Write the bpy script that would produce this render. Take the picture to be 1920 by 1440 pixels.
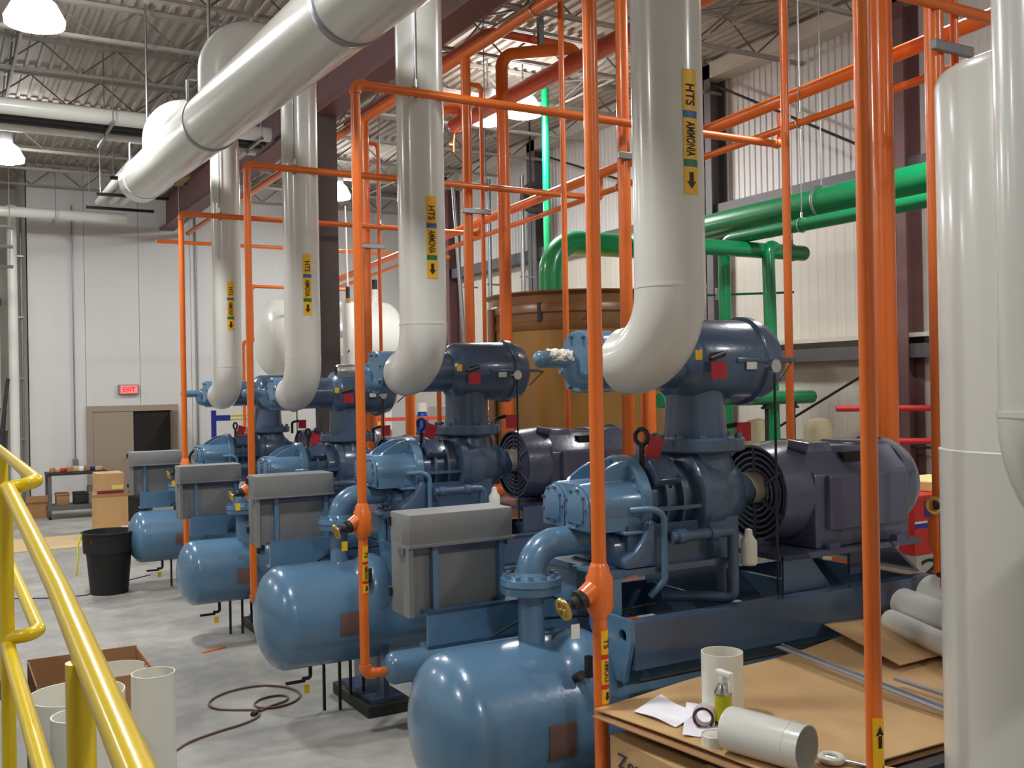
import bpy, bmesh, math, random
from mathutils import Vector, Matrix, Quaternion
random.seed(7)
PI = math.pi
for o in list(bpy.data.objects): bpy.data.objects.remove(o, do_unlink=True)
SC = bpy.context.scene
COL = SC.collection
# ------------------------------------------------------------------ camera
# world: x = along the machines (right), y = along the row of machines (away), z = up
EYE, FPX = 2.30, 1880.0
YAW, ROLL, PITCH = math.atan(1080 / 1880), 0.0175, math.atan(3 / 1880)
f0 = Vector((math.sin(YAW), math.cos(YAW), 0)); rt = Vector((math.cos(YAW), -math.sin(YAW), 0)); u0 = Vector((0, 0, 1))
fwd = f0 * math.cos(PITCH) + u0 * math.sin(PITCH); upv = u0 * math.cos(PITCH) - f0 * math.sin(PITCH)
R2 = rt * math.cos(ROLL) - upv * math.sin(ROLL); U2 = rt * math.sin(ROLL) + upv * math.cos(ROLL)
cam = bpy.data.cameras.new('camera'); cam.sensor_width = 36; cam.lens = FPX / 1920 * 36; cam.clip_start = .05; cam.clip_end = 200
camo = bpy.data.objects.new('camera', cam); COL.objects.link(camo)
camo.matrix_world = Matrix(((R2.x, U2.x, -fwd.x, 0), (R2.y, U2.y, -fwd.y, 0), (R2.z, U2.z, -fwd.z, EYE), (0, 0, 0, 1)))
SC.camera = camo
# ------------------------------------------------------------------ world, light, exposure
wd = bpy.data.worlds.new('world'); SC.world = wd; wd.use_nodes = True
wd.node_tree.nodes['Background'].inputs[0].default_value = (.5, .5, .5, 1); wd.node_tree.nodes['Background'].inputs[1].default_value = .05
SC.view_settings.view_transform = 'Standard'; SC.view_settings.look = 'None'; SC.view_settings.gamma = 1
SC.view_settings.use_curve_mapping = False; SC.view_settings.exposure = 0.25
LAMP_L = 130.0          # radiance of the glowing acrylic refractors of the high-bay lamps

# ------------------------------------------------------------------ helpers
def lin(c): return tuple(((x / 255 + .055) / 1.055) ** 2.4 if x > 10 else x / 255 / 12.92 for x in c)
MATS = {}
def pm(name, rgb, rough=.5, metal=0., var=.07, scale=6., bump=0., bscale=None, coat=0., trans=0., stretch=None):
    m = bpy.data.materials.new(name); m.use_nodes = True; nt = m.node_tree; N = nt.nodes; L = nt.links
    b = N['Principled BSDF']; c = lin(rgb)
    tc = N.new('ShaderNodeTexCoord'); no = N.new('ShaderNodeTexNoise'); no.inputs['Scale'].default_value = scale; no.inputs['Detail'].default_value = 5
    if stretch:
        mp = N.new('ShaderNodeMapping'); mp.inputs['Scale'].default_value = stretch; L.new(tc.outputs['Object'], mp.inputs['Vector']); L.new(mp.outputs[0], no.inputs['Vector'])
    else: L.new(tc.outputs['Object'], no.inputs['Vector'])
    mx = N.new('ShaderNodeMix'); mx.data_type = 'RGBA'
    mx.inputs[6].default_value = (*[max(0, x * (1 - var * 1.6)) for x in c], 1); mx.inputs[7].default_value = (*[min(1, x * (1 + var)) for x in c], 1)
    L.new(no.outputs['Fac'], mx.inputs[0]); L.new(mx.outputs[2], b.inputs['Base Color'])
    b.inputs['Roughness'].default_value = rough; b.inputs['Metallic'].default_value = metal
    if coat: b.inputs['Coat Weight'].default_value = coat; b.inputs['Coat Roughness'].default_value = .12
    if trans: b.inputs['Transmission Weight'].default_value = trans
    if bump:
        n2 = N.new('ShaderNodeTexNoise'); n2.inputs['Scale'].default_value = bscale or 40; n2.inputs['Detail'].default_value = 3
        L.new(tc.outputs['Object'], n2.inputs['Vector']); bp = N.new('ShaderNodeBump'); bp.inputs['Strength'].default_value = bump; bp.inputs['Distance'].default_value = .01
        L.new(n2.outputs['Fac'], bp.inputs['Height']); L.new(bp.outputs[0], b.inputs['Normal'])
    MATS[name] = m; return m
def emis(name, rgb, strength):
    m = bpy.data.materials.new(name); m.use_nodes = True; b = m.node_tree.nodes['Principled BSDF']
    b.inputs['Base Color'].default_value = (*lin(rgb), 1); b.inputs['Emission Color'].default_value = (*lin(rgb), 1); b.inputs['Emission Strength'].default_value = strength
    MATS[name] = m; return m

BLUE = pm('blue_machine_paint', (90, 126, 156), .27, 0, .10, 3, .12, 30, .4)
BLUE_SHADE = pm('shaded_blue_machine_paint', (74, 96, 124), .27, 0, .12, 4, .15, 30, .45)  # same paint as BLUE, with shade put into the colour
BLUE_DEEP_SHADE = pm('deep_shade_blue_machine_paint', (88, 94, 120), .26, 0, .12, 4, .15, 30, .45)  # the machine blue again, deeper shade put into the colour for the motors
ORANGE = pm('orange_pipe_paint', (232, 112, 32), .36, 0, .06, 4, .05, 60, .3)
ORANGE_SHADE = pm('shaded_orange_pipe_paint', (204, 86, 48), .36, 0, .06, 4, .05, 60, .3)  # the orange pipe paint with the shadow under the roof mixed in
GREEN = pm('green_pipe_paint', (6, 136, 82), .3, 0, .08, 4, .05, 60, .4)
WHITE = pm('white_insulation_jacket', (214, 213, 206), .26, 0, .03, 2, .02, 12, .35)
WHITE2 = pm('white_vessel_paint', (228, 228, 222), .3, 0, .03, 2, .04, 20, .2)
GREY = pm('grey_enclosure_paint', (128, 128, 128), .55, 0, .05, 8, .15, 120)
STEEL = pm('galvanised_steel', (150, 152, 154), .4, .8, .12, 12)
CHROME = pm('bright_metal', (205, 205, 205), .22, 1., .08, 10)
BLACK = pm('black_rubber', (24, 24, 25), .6, 0, .2, 10)
DARK = pm('dark_iron', (46, 45, 46), .55, .3, .2, 14)
YEL = pm('yellow_handrail_paint', (238, 204, 20), .3, 0, .05, 3, .06, 50, .4)
TAGY = pm('yellow_tag_plastic', (244, 196, 20), .5, 0, .04)
LABY = pm('yellow_label_vinyl', (240, 182, 18), .45, 0, .03)
LABB = pm('blue_label_band', (46, 96, 150), .45, 0, .03)
LABG = pm('green_label_band', (22, 110, 62), .45, 0, .03)
LABR = pm('red_label_band', (200, 44, 24), .45, 0, .03)
INK = pm('black_ink', (24, 20, 24), .6, 0, .0)
INKB = pm('purple_ink', (52, 34, 66), .6, 0, .0)
REDT = pm('red_tag_card', (176, 34, 44), .6, 0, .06)
WTAG = pm('white_tag_card', (226, 224, 216), .6, 0, .04)
CARD = pm('brown_cardboard', (196, 158, 110), .85, 0, .08, 5, .08, 60)
CARD2 = pm('kraft_cardboard', (168, 124, 84), .85, 0, .08, 5, .08, 60)
PVC = pm('ivory_pvc', (232, 230, 218), .35, 0, .03, 3, 0, None, .2)
FRP = pm('amber_fibreglass', (156, 114, 50), .3, 0, .18, 2.2, .06, 8, .4, 0, (1, 1, .35))
FRPD = pm('brown_fibreglass_band', (122, 84, 44), .35, 0, .12, 3)
MAROON = pm('maroon_steel_primer', (112, 78, 78), .55, 0, .12, 5)
GIRT = pm('grey_steel_primer', (92, 90, 92), .55, 0, .1, 6)
COLG = pm('dark_grey_column_paint', (96, 91, 93), .55, 0, .1, 6)
WALL = pm('white_wall_panel', (206, 204, 202), .5, 0, .03, 1.2)
WALLR = pm('cream_liner_panel', (204, 198, 186), .5, 0, .05, 1.0)
JOIST_SHADE = pm('shaded_joist_paint', (112, 105, 100), .6, 0, .1, 4)  # joist grey darkened to paint shade on webs and bracing
DECK = pm('white_roof_deck', (176, 167, 157), .6, 0, .05, 2)
JOIST = pm('grey_joist_paint', (160, 152, 144), .6, 0, .08, 4)
TAUPE = pm('taupe_door_paint', (150, 134, 118), .5, 0, .03, 3)
DOOR_DARK = pm('doorway_darkness', (30, 26, 24), .9, 0, .1)
RED = pm('red_plastic', (196, 40, 36), .45, 0, .08)
REDO = pm('red_orange_rack_paint', (214, 86, 58), .5, 0, .08)
PBLUE = pm('blue_rack_paint', (38, 52, 148), .45, 0, .08)
BRASS = pm('brass', (206, 176, 96), .3, .8, .1, 20)
COPPER = pm('copper_brown_plate', (122, 92, 84), .5, .2, .12, 14)
PAPER = pm('white_paper', (240, 238, 246), .8, 0, .03)
WOOD = pm('pale_wood', (204, 176, 134), .8, 0, .12, 6, 0, None, 0, 0, (1, 8, 8))
RAG = pm('white_rag', (236, 230, 216), .95, 0, .08, 20, .3, 40)
SILV = pm('silver_foil_wrap', (196, 196, 196), .3, .9, .1, 10, .4, 30)
SHAFT = pm('coupling_metal', (206, 196, 180), .45, .1, .2, 8)
LIME = pm('lime_can_print', (178, 176, 20), .35, 0, .08)
LENS = emis('lamp_lens', (248, 250, 250), LAMP_L * 1.75)
REFR = emis('glowing_acrylic_refractor', (248, 250, 250), LAMP_L * .22)
EXITM = emis('exit_face', (255, 92, 92), 1.1)
CONC = pm('concrete_pad', (150, 146, 140), .8, 0, .1, 6, .1, 40)
HOSE = pm('brown_hose', (112, 82, 74), .6, 0, .1)

class MB:
    def __init__(s): s.v = []; s.f = []
    def add(s, vs, fs):
        b = len(s.v); s.v += [tuple(x) for x in vs]; s.f += [[b + i for i in f] for f in fs]; return s
    def box(s, x0, x1, y0, y1, z0, z1, M=None):
        vs = [Vector(p) for p in ((x0, y0, z0), (x1, y0, z0), (x1, y1, z0), (x0, y1, z0), (x0, y0, z1), (x1, y0, z1), (x1, y1, z1), (x0, y1, z1))]
        if M: vs = [M @ p for p in vs]
        return s.add(vs, [(0, 3, 2, 1), (4, 5, 6, 7), (0, 1, 5, 4), (1, 2, 6, 5), (2, 3, 7, 6), (3, 0, 4, 7)])
    def lathe(s, o, ax, prof, n=32, cap=True):
        o = Vector(o); ax = Vector(ax).normalized(); t = Vector((0, 0, 1)) if abs(ax.z) < .9 else Vector((1, 0, 0))
        a = ax.cross(t).normalized(); b = ax.cross(a); vs = []; rings = []; fs = []
        for (h, r) in prof:
            if r < 1e-6: vs.append(o + ax * h); rings.append([len(vs) - 1])
            else:
                i0 = len(vs)
                for i in range(n):
                    q = 2 * PI * i / n; vs.append(o + ax * h + (a * math.cos(q) + b * math.sin(q)) * r)
                rings.append(list(range(i0, i0 + n)))
        for A, B in zip(rings, rings[1:]):
            for i in range(n):
                j = (i + 1) % n
                if len(A) == 1 and len(B) == 1: continue
                if len(A) == 1: fs.append((A[0], B[i], B[j]))
                elif len(B) == 1: fs.append((A[i], B[0], A[j]))
                else: fs.append((A[i], B[i], B[j], A[j]))
        if cap:
            if len(rings[0]) > 1: fs.append(rings[0])
            if len(rings[-1]) > 1: fs.append(rings[-1][::-1])
        return s.add(vs, fs)
    def cyl(s, p0, p1, r, r1=None, n=24, cap=True):
        p0 = Vector(p0); p1 = Vector(p1); d = p1 - p0
        return s.lathe(p0, d, [(0, r), (d.length, r if r1 is None else r1)], n, cap)
    def tube(s, pts, r, n=16, cap=True, closed=False):
        P = [Vector(p) for p in pts]; m = len(P); T = []
        for i in range(m):
            if closed: t = (P[(i + 1) % m] - P[i - 1])
            else: t = P[min(i + 1, m - 1)] - P[max(i - 1, 0)]
            T.append(t.normalized())
        u = T[0].cross(Vector((0, 0, 1)));
        if u.length < 1e-3: u = T[0].cross(Vector((1, 0, 0)))
        u.normalize(); vs = []
        for i in range(m):
            if i:
                q = T[i - 1].rotation_difference(T[i]); u = q @ u
            w = T[i].cross(u).normalized(); rr = r[i] if isinstance(r, (list, tuple)) else r
            for k in range(n):
                a = 2 * PI * k / n; vs.append(P[i] + (u * math.cos(a) + w * math.sin(a)) * rr)
        fs = []
        for i in range(m if closed else m - 1):
            A = i * n; B = ((i + 1) % m) * n
            for k in range(n):
                j = (k + 1) % n; fs.append((A + k, A + j, B + j, B + k))
        if cap and not closed: fs.append(list(range(n))[::-1]); fs.append([(m - 1) * n + k for k in range(n)])
        return s.add(vs, fs)
    def torus(s, c, ax, R, r, n=24, k=8):
        c = Vector(c); ax = Vector(ax).normalized(); t = Vector((0, 0, 1)) if abs(ax.z) < .9 else Vector((1, 0, 0))
        a = ax.cross(t).normalized(); b = ax.cross(a)
        return s.tube([c + (a * math.cos(2 * PI * i / n) + b * math.sin(2 * PI * i / n)) * R for i in range(n)], r, k, False, True)
    def prism(s, pts, d):
        P = [Vector(p) for p in pts]; d = Vector(d); n = len(P)
        fs = [list(range(n))[::-1], [n + i for i in range(n)]] + [(i, (i + 1) % n, n + (i + 1) % n, n + i) for i in range(n)]
        return s.add(P + [p + d for p in P], fs)
    def sphere(s, c, r, n=24, m=14):
        r = (r, r, r) if not isinstance(r, (tuple, list)) else r; c = Vector(c); t = MB()
        t.lathe((0, 0, 0), (0, 0, 1), [(-math.cos(PI * i / m), math.sin(PI * i / m) if 0 < i < m else 0) for i in range(m + 1)], n)
        return s.add([c + Vector((v[0] * r[0], v[1] * r[1], v[2] * r[2])) for v in t.v], t.f)
    def bolts(s, c, ax, R, n, r=.012, h=.02, ph=0.):
        c = Vector(c); ax = Vector(ax).normalized(); t = Vector((0, 0, 1)) if abs(ax.z) < .9 else Vector((1, 0, 0))
        a = ax.cross(t).normalized(); b = ax.cross(a)
        for i in range(n):
            q = 2 * PI * i / n + ph; p = c + (a * math.cos(q) + b * math.sin(q)) * R
            s.cyl(p - ax * h * .5, p + ax * h, r, n=6)
        return s
    def build(s, name, mat, parent=None, bevel=0, smooth=True, label=None, kind=None):
        me = bpy.data.meshes.new(name); me.from_pydata(s.v, [], s.f); bm = bmesh.new(); bm.from_mesh(me)
        bmesh.ops.recalc_face_normals(bm, faces=bm.faces)
        if bevel: bmesh.ops.bevel(bm, geom=[e for e in bm.edges if e.calc_face_angle(0) > .5], offset=bevel, segments=2, affect='EDGES', profile=.5)
        bm.to_mesh(me); bm.free()
        if smooth:
            for p in me.polygons: p.use_smooth = True
            me.set_sharp_from_angle(angle=.6)
        me.materials.append(mat); o = bpy.data.objects.new(name, me); COL.objects.link(o)
        if parent: o.parent = parent
        if label: o['label'] = label
        if kind: o['kind'] = kind
        return o
def fillet(pts, r, n=8):
    P = [Vector(p) for p in pts]; out = [P[0]]
    for i in range(1, len(P) - 1):
        rr = r[i - 1] if isinstance(r, (list, tuple)) else r
        a = (P[i - 1] - P[i]).normalized(); b = (P[i + 1] - P[i]).normalized(); ang = a.angle(b)
        if ang > 3.1: out.append(P[i]); continue
        d = rr / math.tan(ang / 2); c = P[i] + (a + b).normalized() * (rr / math.sin(ang / 2))
        s0 = P[i] + a * d - c; s1 = P[i] + b * d - c; th = s0.angle(s1); ax = s0.cross(s1).normalized()
        for k in range(n + 1): out.append(c + Quaternion(ax, th * k / n) @ s0)
    out.append(P[-1]); return out
def thing(name, label, cat, loc=(0, 0, 0), group=None, rz=0):
    o = bpy.data.objects.new(name, None); o.empty_display_size = .1; COL.objects.link(o); o.location = loc; o.rotation_euler = (0, 0, rz)
    o['label'] = label; o['category'] = cat
    if group: o['group'] = group
    return o
def tag(o, label, cat, group=None):
    o['label'] = label; o['category'] = cat
    if group: o['group'] = group
    return o
def struct(o): o['kind'] = 'structure'; return o
def copy_tree(o, parent=None):
    c = o.copy(); COL.objects.link(c)
    if parent: c.parent = parent
    for ch in list(o.children): copy_tree(ch, c)
    return c
TXT = {}
def text_mesh(s):
    """flat lettering: list of (x,y) verts normalised to a 1x1 box, and faces"""
    if s in TXT: return TXT[s]
    cu = bpy.data.curves.new('t', 'FONT'); cu.body = s; cu.resolution_u = 3; cu.offset = .018; ob = bpy.data.objects.new('t', cu); COL.objects.link(ob)
    bpy.context.view_layer.update(); dg = bpy.context.evaluated_depsgraph_get(); me = bpy.data.meshes.new_from_object(ob.evaluated_get(dg))
    vs = [v.co.copy() for v in me.vertices]; fs = [list(p.vertices) for p in me.polygons]
    x0 = min(v.x for v in vs); x1 = max(v.x for v in vs); y0 = min(v.y for v in vs); y1 = max(v.y for v in vs)
    TXT[s] = ([((v.x - x0) / (x1 - x0), (v.y - y0) / (y1 - y0)) for v in vs], fs)
    bpy.data.objects.remove(ob); bpy.data.curves.remove(cu); bpy.data.meshes.remove(me); return TXT[s]
def put_text(s, fn):
    v, f = text_mesh(s); m = MB(); m.add([fn(a, b) for a, b in v], f); return m
def flat_build(m, name, mat, parent):
    """lettering: keep as it is, no normal fixing needed"""
    me = bpy.data.meshes.new(name); me.from_pydata(m.v, [], m.f); me.materials.append(mat); o = bpy.data.objects.new(name, me); COL.objects.link(o); o.parent = parent; return o

# ================================================================== the setting
DZ = 6.9          # roof deck height
WF = 22.0         # far wall
UR = 9.85         # right wall
# floor
fl = MB().box(-9, UR + .3, -6, 30, -.2, 0).build('floor', None or MATS['concrete_pad'], smooth=False); struct(fl)
def floor_material():
    m = bpy.data.materials.new('polished_concrete_floor'); m.use_nodes = True; N = m.node_tree.nodes; L = m.node_tree.links; b = N['Principled BSDF']
    tc = N.new('ShaderNodeTexCoord'); n1 = N.new('ShaderNodeTexNoise'); n1.inputs['Scale'].default_value = .9; n1.inputs['Detail'].default_value = 8; n1.inputs['Roughness'].default_value = .65
    n2 = N.new('ShaderNodeTexNoise'); n2.inputs['Scale'].default_value = 7; n2.inputs['Detail'].default_value = 6
    cr = N.new('ShaderNodeValToRGB'); e = cr.color_ramp.elements; e[0].position = .34; e[0].color = (*lin((134, 133, 130)), 1); e[1].position = .66; e[1].color = (*lin((184, 181, 172)), 1)
    mx = N.new('ShaderNodeMix'); mx.data_type = 'RGBA'; mx.blend_type = 'MULTIPLY'; mx.inputs[0].default_value = .35
    cr2 = N.new('ShaderNodeValToRGB'); e = cr2.color_ramp.elements; e[0].position = .35; e[0].color = (.62, .62, .64, 1); e[1].position = .65; e[1].color = (1, 1, 1, 1)
    L.new(tc.outputs['Object'], n1.inputs['Vector']); L.new(tc.outputs['Object'], n2.inputs['Vector']); L.new(n1.outputs['Fac'], cr.inputs[0]); L.new(n2.outputs['Fac'], cr2.inputs[0])
    L.new(cr.outputs[0], mx.inputs[6]); L.new(cr2.outputs[0], mx.inputs[7]); L.new(mx.outputs[2], b.inputs['Base Color'])
    mr = N.new('ShaderNodeMapRange'); mr.inputs[3].default_value = .42; mr.inputs[4].default_value = .62; L.new(n1.outputs['Fac'], mr.inputs[0]); L.new(mr.outputs[0], b.inputs['Roughness'])
    return m
fl.data.materials.clear(); fl.data.materials.append(floor_material())
# far wall with separate insulated panels
wf = struct(MB().box(1.6, UR, WF + .06, WF + .25, 0, DZ).build('wall_far', WALL, smooth=False))
pw = 1.05
for i in range(8):
    x0 = 1.6 + i * pw
    m = MB(); z0, z1 = (2.06, DZ) if 2.63 - .2 < x0 + pw / 2 < 4.45 + .2 and False else (0, DZ)
    m.box(x0 + .004, min(x0 + pw - .004, UR), WF + .01, WF + .06, z0, z1)
    for j in range(6): m.box(x0 + .09 + j * .16, x0 + .125 + j * .16, WF + .008, WF + .012, z0, z1)
    m.build('wall_panel', WALL, wf, smooth=False)
# recess behind the corner at far left
struct(MB().box(-9, 1.6, 25, 25.2, 0, DZ).build('wall_back', WALLR, smooth=False))
struct(MB().box(1.6, 1.75, WF + .06, 25, 0, DZ).build('wall_return', WALL, smooth=False))
struct(MB().box(-9.2, -9, -6, 25, 0, DZ).build('wall_left', WALLR, smooth=False))
struct(MB().box(-9, UR, -6.2, -6, 0, DZ).build('wall_front', WALLR, smooth=False))
# right wall: ribbed liner
def ribbed(y0, y1, z0, z1, x, p=.11, d=.016):
    m = MB(); n = int((y1 - y0) / p); vs = []
    for i in range(n):
        a = y0 + i * p
        for (q, h) in ((0, 0), (.62, 0), (.74, 1), (.88, 1)): vs.append((x - h * d, a + q * p))
    vs.append((x, y0 + n * p)); V = [(q[0], q[1], z) for q in vs for z in (z0, z1)]
    return m.add(V, [(2 * i, 2 * i + 1, 2 * i + 3, 2 * i + 2) for i in range(len(vs) - 1)])
wr = struct(MB().box(UR + .02, UR + .2, -6, 25, 0, DZ).build('wall_right', WALLR, smooth=False))
ribbed(-2, 22, 4.6, DZ, UR).build('upper_liner', WALL, wr, smooth=False)
ribbed(-2, 22, 0, 4.6, UR - .004, .15, .003).build('lower_liner', WALLR, wr, smooth=False)
# roof deck
m = MB(); n = int(30 / .3) ; prof = []
xs = -9
while xs < UR:
    prof += [(xs, 0), (xs + .09, 0), (xs + .10, -.038), (xs + .145, -.038), (xs + .152, 0)]; xs += .152
V = [(a, y, DZ + h) for a, h in prof for y in (-6, 25)]
m.add(V, [(2 * i, 2 * i + 1, 2 * i + 3, 2 * i + 2) for i in range(len(prof) - 1)])
ce = struct(m.build('ceiling', DECK, smooth=False))
# open-web joists along x
JZ0, JZ1 = DZ - .50, DZ - .06
HT = DZ - .03       # hanger rods end at the deck
joist = None
for j, y in enumerate([-3.0 + 1.55 * i for i in range(17)]):
    if joist is None:
        t = MB(); t.box(-9, UR, -.035, -.008, JZ1 - .045, JZ1); t.box(-9, UR, .008, .035, JZ1 - .045, JZ1)
        c = MB(); c.box(-9, UR, -.035, -.008, JZ0, JZ0 + .04); c.box(-9, UR, .008, .035, JZ0, JZ0 + .04)
        w = MB(); x = -8.9; k = 0
        while x < UR - .5:
            w.cyl((x, 0, JZ0 + .03 if k % 2 else JZ1 - .03), (x + .46, 0, JZ1 - .03 if k % 2 else JZ0 + .03), .011, n=6, cap=False); x += .46; k += 1
        joist = struct(t.build('roof_joist', JOIST, smooth=False)); joist.location = (0, y, 0)
        c.build('bottom_chord', JOIST, joist, smooth=False); w.build('web_bars', JOIST_SHADE, joist, smooth=False)
    else:
        q = copy_tree(joist); q.location = (0, y, 0)
# bridging lines along y
for i, x in enumerate((-4.0, -1.6, .9, 3.1, 5.6, 8.0)):
    m = MB(); m.box(x - .015, x + .015, -4, 22, JZ0 - .002, JZ0 + .02); m.box(x - .015, x + .015, -4, 22, JZ1 - .08, JZ1 - .055); struct(m.build('trim_bridging', JOIST, smooth=False))
    m = MB()
    for k in range(15):
        y = -3.0 + 1.55 * k; m.cyl((x, y, JZ0 + .01), (x, y + 1.55, JZ1 - .06), .012, n=6); m.cyl((x, y, JZ1 - .06), (x, y + 1.55, JZ0 + .01), .012, n=6)
    struct(m.build('trim_cross_bracing', JOIST_SHADE, smooth=False))
# maroon main beam + column
def ibeam_y(x, y0, y1, z0, z1, w, t=.03):
    m = MB(); m.box(x - w / 2, x + w / 2, y0, y1, z0, z0 + t); m.box(x - w / 2, x + w / 2, y0, y1, z1 - t, z1); m.box(x - .012, x + .012, y0, y1, z0 + t, z1 - t); return m
struct(ibeam_y(4.28, -6, WF, 5.71, 6.38, .3).build('trim_roof_beam', MAROON, smooth=False))
def icol(x, y, w, z1, mat, name, t=.02, ax='x'):
    m = MB()
    if ax == 'x': m.box(x - w / 2, x - w / 2 + t, y - w / 2, y + w / 2, 0, z1); m.box(x + w / 2 - t, x + w / 2, y - w / 2, y + w / 2, 0, z1); m.box(x - w / 2, x + w / 2, y - .01, y + .01, 0, z1)
    else: m.box(x - w / 2, x + w / 2, y - w / 2, y - w / 2 + t, 0, z1); m.box(x - w / 2, x + w / 2, y + w / 2 - t, y + w / 2, 0, z1); m.box(x - .01, x + .01, y - w / 2, y + w / 2, 0, z1)
    return struct(m.build(name, mat, smooth=False))
struct(MB().box(4.155, 4.405, 11.975, 12.225, 0, 5.71).box(4.08, 4.48, 11.9, 12.3, 0, .025).build('trim_column', COLG, smooth=False))
icol(4.28, -2.5, .25, 5.71, COLG, 'trim_column', ax='y')
for y, mt in ((7.75, MAROON), (11.0, COLG), (15.8, COLG), (19.4, MAROON), (3.5, COLG)): icol(UR - .16, y, .28, DZ - .1, mt, 'trim_wall_column')
# right wall girts, eave strut, bracing
for z, h, mt in ((4.72, .2, GIRT), (2.62, .16, GIRT), (2.80, .05, WALLR)):
    struct(MB().box(UR - .22, UR - .03, -2, 21.9, z - h / 2, z + h / 2).build('trim_girt', mt, smooth=False))
struct(MB().box(UR - .3, UR - .02, -2, 21.9, DZ - .3, DZ - .08).build('trim_eave', WALLR, smooth=False))
m = MB()
for (ya, za, yb, zb) in ((11.0, 6.6, 7.75, 4.8), (7.75, 2.6, 10.0, 1.55), (15.8, 6.6, 11.0, 4.8)): m.cyl((UR - .26, ya, za), (UR - .26, yb, zb), .018, n=8)
struct(m.build('trim_bracing', DARK))
struct(MB().cyl((UR - .26, 4, 1.53), (UR - .26, 11, 1.53), .016, n=8).build('trim_wall_rail', DARK))
# far-left: pale corner pipe, wall column, pipes leaning
t = thing('drain_pipe', 'tall white vertical pipe in the corner left of the far wall', 'pipe', (1.33, WF - .1, 0))
MB().cyl((0, 0, 0), (0, 0, 6.0), .09).build('pipe', WHITE2, t); MB().cyl((.16, .1, 0), (.16, .1, 6.0), .025, n=10).build('conduit', STEEL, t)
for z in (1.4, 2.6, 3.8, 5.0): MB().box(-.02, .2, -.02, .12, z, z + .03).build('pipe_clamp', STEEL, t, smooth=False)
struct(MB().box(.1, 1.25, 24.85, 24.98, 2.0, 4.3).build('window_1', WHITE2, smooth=False)); 
struct(MB().box(.05, 1.28, 24.8, 24.98, 4.3, 4.42).build('trim_window_head', GIRT, smooth=False))
for i, (x, dx) in enumerate(((1.06, .34), (1.16, .18), (1.25, .10))):
    tag(MB().cyl((x - .2, 20.9, 0), (x - .2 + dx, 21.5, 2.6 - .5 * i), .035, n=10).build('leaning_bar', DARK), 'dark bar leaning in the far left corner, ' + ('tallest of three', 'middle one of three', 'shortest of three')[i], 'bar', 'bars in the far corner')

# door in the far wall
DX0, DX1, DH = 2.64, 4.44, 2.03
dr = struct(MB().box(DX0, DX0 + .12, WF - .05, WF + .02, 0, DH - .12).box(DX1 - .12, DX1, WF - .05, WF + .02, 0, DH - .12).box(DX0, DX1, WF - .05, WF + .02, DH - .12, DH).build('door_1', TAUPE, smooth=False))
lf = MB().box(DX0 + .125, DX0 + .90, WF - .035, WF + .01, .01, DH - .125).build('door_leaf', TAUPE, dr, smooth=False)
MB().cyl((DX0 + .83, WF - .035, 1.0), (DX0 + .83, WF - .09, 1.0), .012, n=8).cyl((DX0 + .83, WF - .09, 1.0), (DX0 + .72, WF - .09, 1.0), .012, n=8).build('handle', CHROME, lf)
MB().box(DX0 + .91, DX1 - .125, WF - .002, WF + .005, .01, DH - .125).build('doorway_dark_sheet', DOOR_DARK, dr, smooth=False, label='dark sheet for the unlit opening where the right leaf stands open')  # flat sheet coloured as the darkness of the open doorway
MB().box(DX1 - .16, DX1 - .13, WF - .8, WF - .04, .01, DH - .13).build('open_leaf', TAUPE, dr, smooth=False)
ex = thing('exit_sign', 'lit pinkish red exit sign on the far wall above the double door', 'sign', (3.46, WF - .02, 2.36))
MB().box(-.2, .2, -.06, .02, -.1, .1).build('housing', GREY, ex, .01, False); MB().box(-.165, .165, -.066, -.058, -.078, .078).build('face', EXITM, ex, smooth=False)
flat_build(put_text('EXIT', lambda a, b: (-.12 + .24 * a, -.068, -.045 + .09 * b)), 'lettering', LABR, ex)
t = thing('conduit_run', 'thin grey conduit with an outlet box on the far wall left of the door', 'conduit', (2.42, WF - .03, 0))
MB().cyl((0, 0, .95), (0, 0, 6.1), .014, n=8).build('conduit', STEEL, t); MB().box(-.05, .05, -.04, .03, .85, .98).build('outlet_box', STEEL, t, .006, False)
t = thing('conduit_run', 'thin grey conduit on the far wall right of the door ending at a coiled hose', 'conduit', (4.86, WF - .03, 0))
MB().cyl((0, 0, .9), (0, 0, 6.1), .016, n=8).build('conduit', STEEL, t)
m = MB()
for i in range(4): m.torus((0, -.05 - .02 * i, .85), (0, 1, 0), .2 + .012 * i, .016, 24, 6)
m.build('hose_coil', DARK, t)

# ================================================================== high-bay lamps
def lamp(x, y, z, label, size=.25, visible_label=True):
    t = thing('high_bay_lamp', label, 'lamp', (x, y, z), 'high-bay lamps')
    MB().lathe((0, 0, 0), (0, 0, 1), [(0, size), (.06, size * 1.02), (.22, size * .72), (.30, .10)], 28).build('refractor', REFR, t)
    MB().lathe((0, 0, 0), (0, 0, 1), [(-.035, 0), (-.03, size * .6), (-.005, size * .93), (.0, size * .95)], 28, False).build('lens', LENS, t)
    MB().lathe((0, 0, .29), (0, 0, 1), [(0, .11), (.02, .12), (.16, .11), (.18, 0)], 20).build('ballast_housing', GREY, t)
    MB().cyl((0, 0, .4), (0, 0, HT - z), .012, n=8).build('hanger_rod', STEEL, t)
    return t
lamp(.91, 11.06, 6.0, 'big glowing high-bay lamp at the top left of the photo', .28)
lamp(1.0, 17.75, 6.0, 'glowing high-bay lamp at the left edge in front of the far wall', .28)
lamp(6.74, 12.27, 5.98, 'glowing high-bay lamp, left one of the pair behind the orange riser')
lamp(7.18, 12.05, 6.08, 'glowing high-bay lamp, right one of the pair behind the orange riser')
lamp(6.82, 18.55, 6.0, 'small distant high-bay lamp left of the second white riser')
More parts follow.
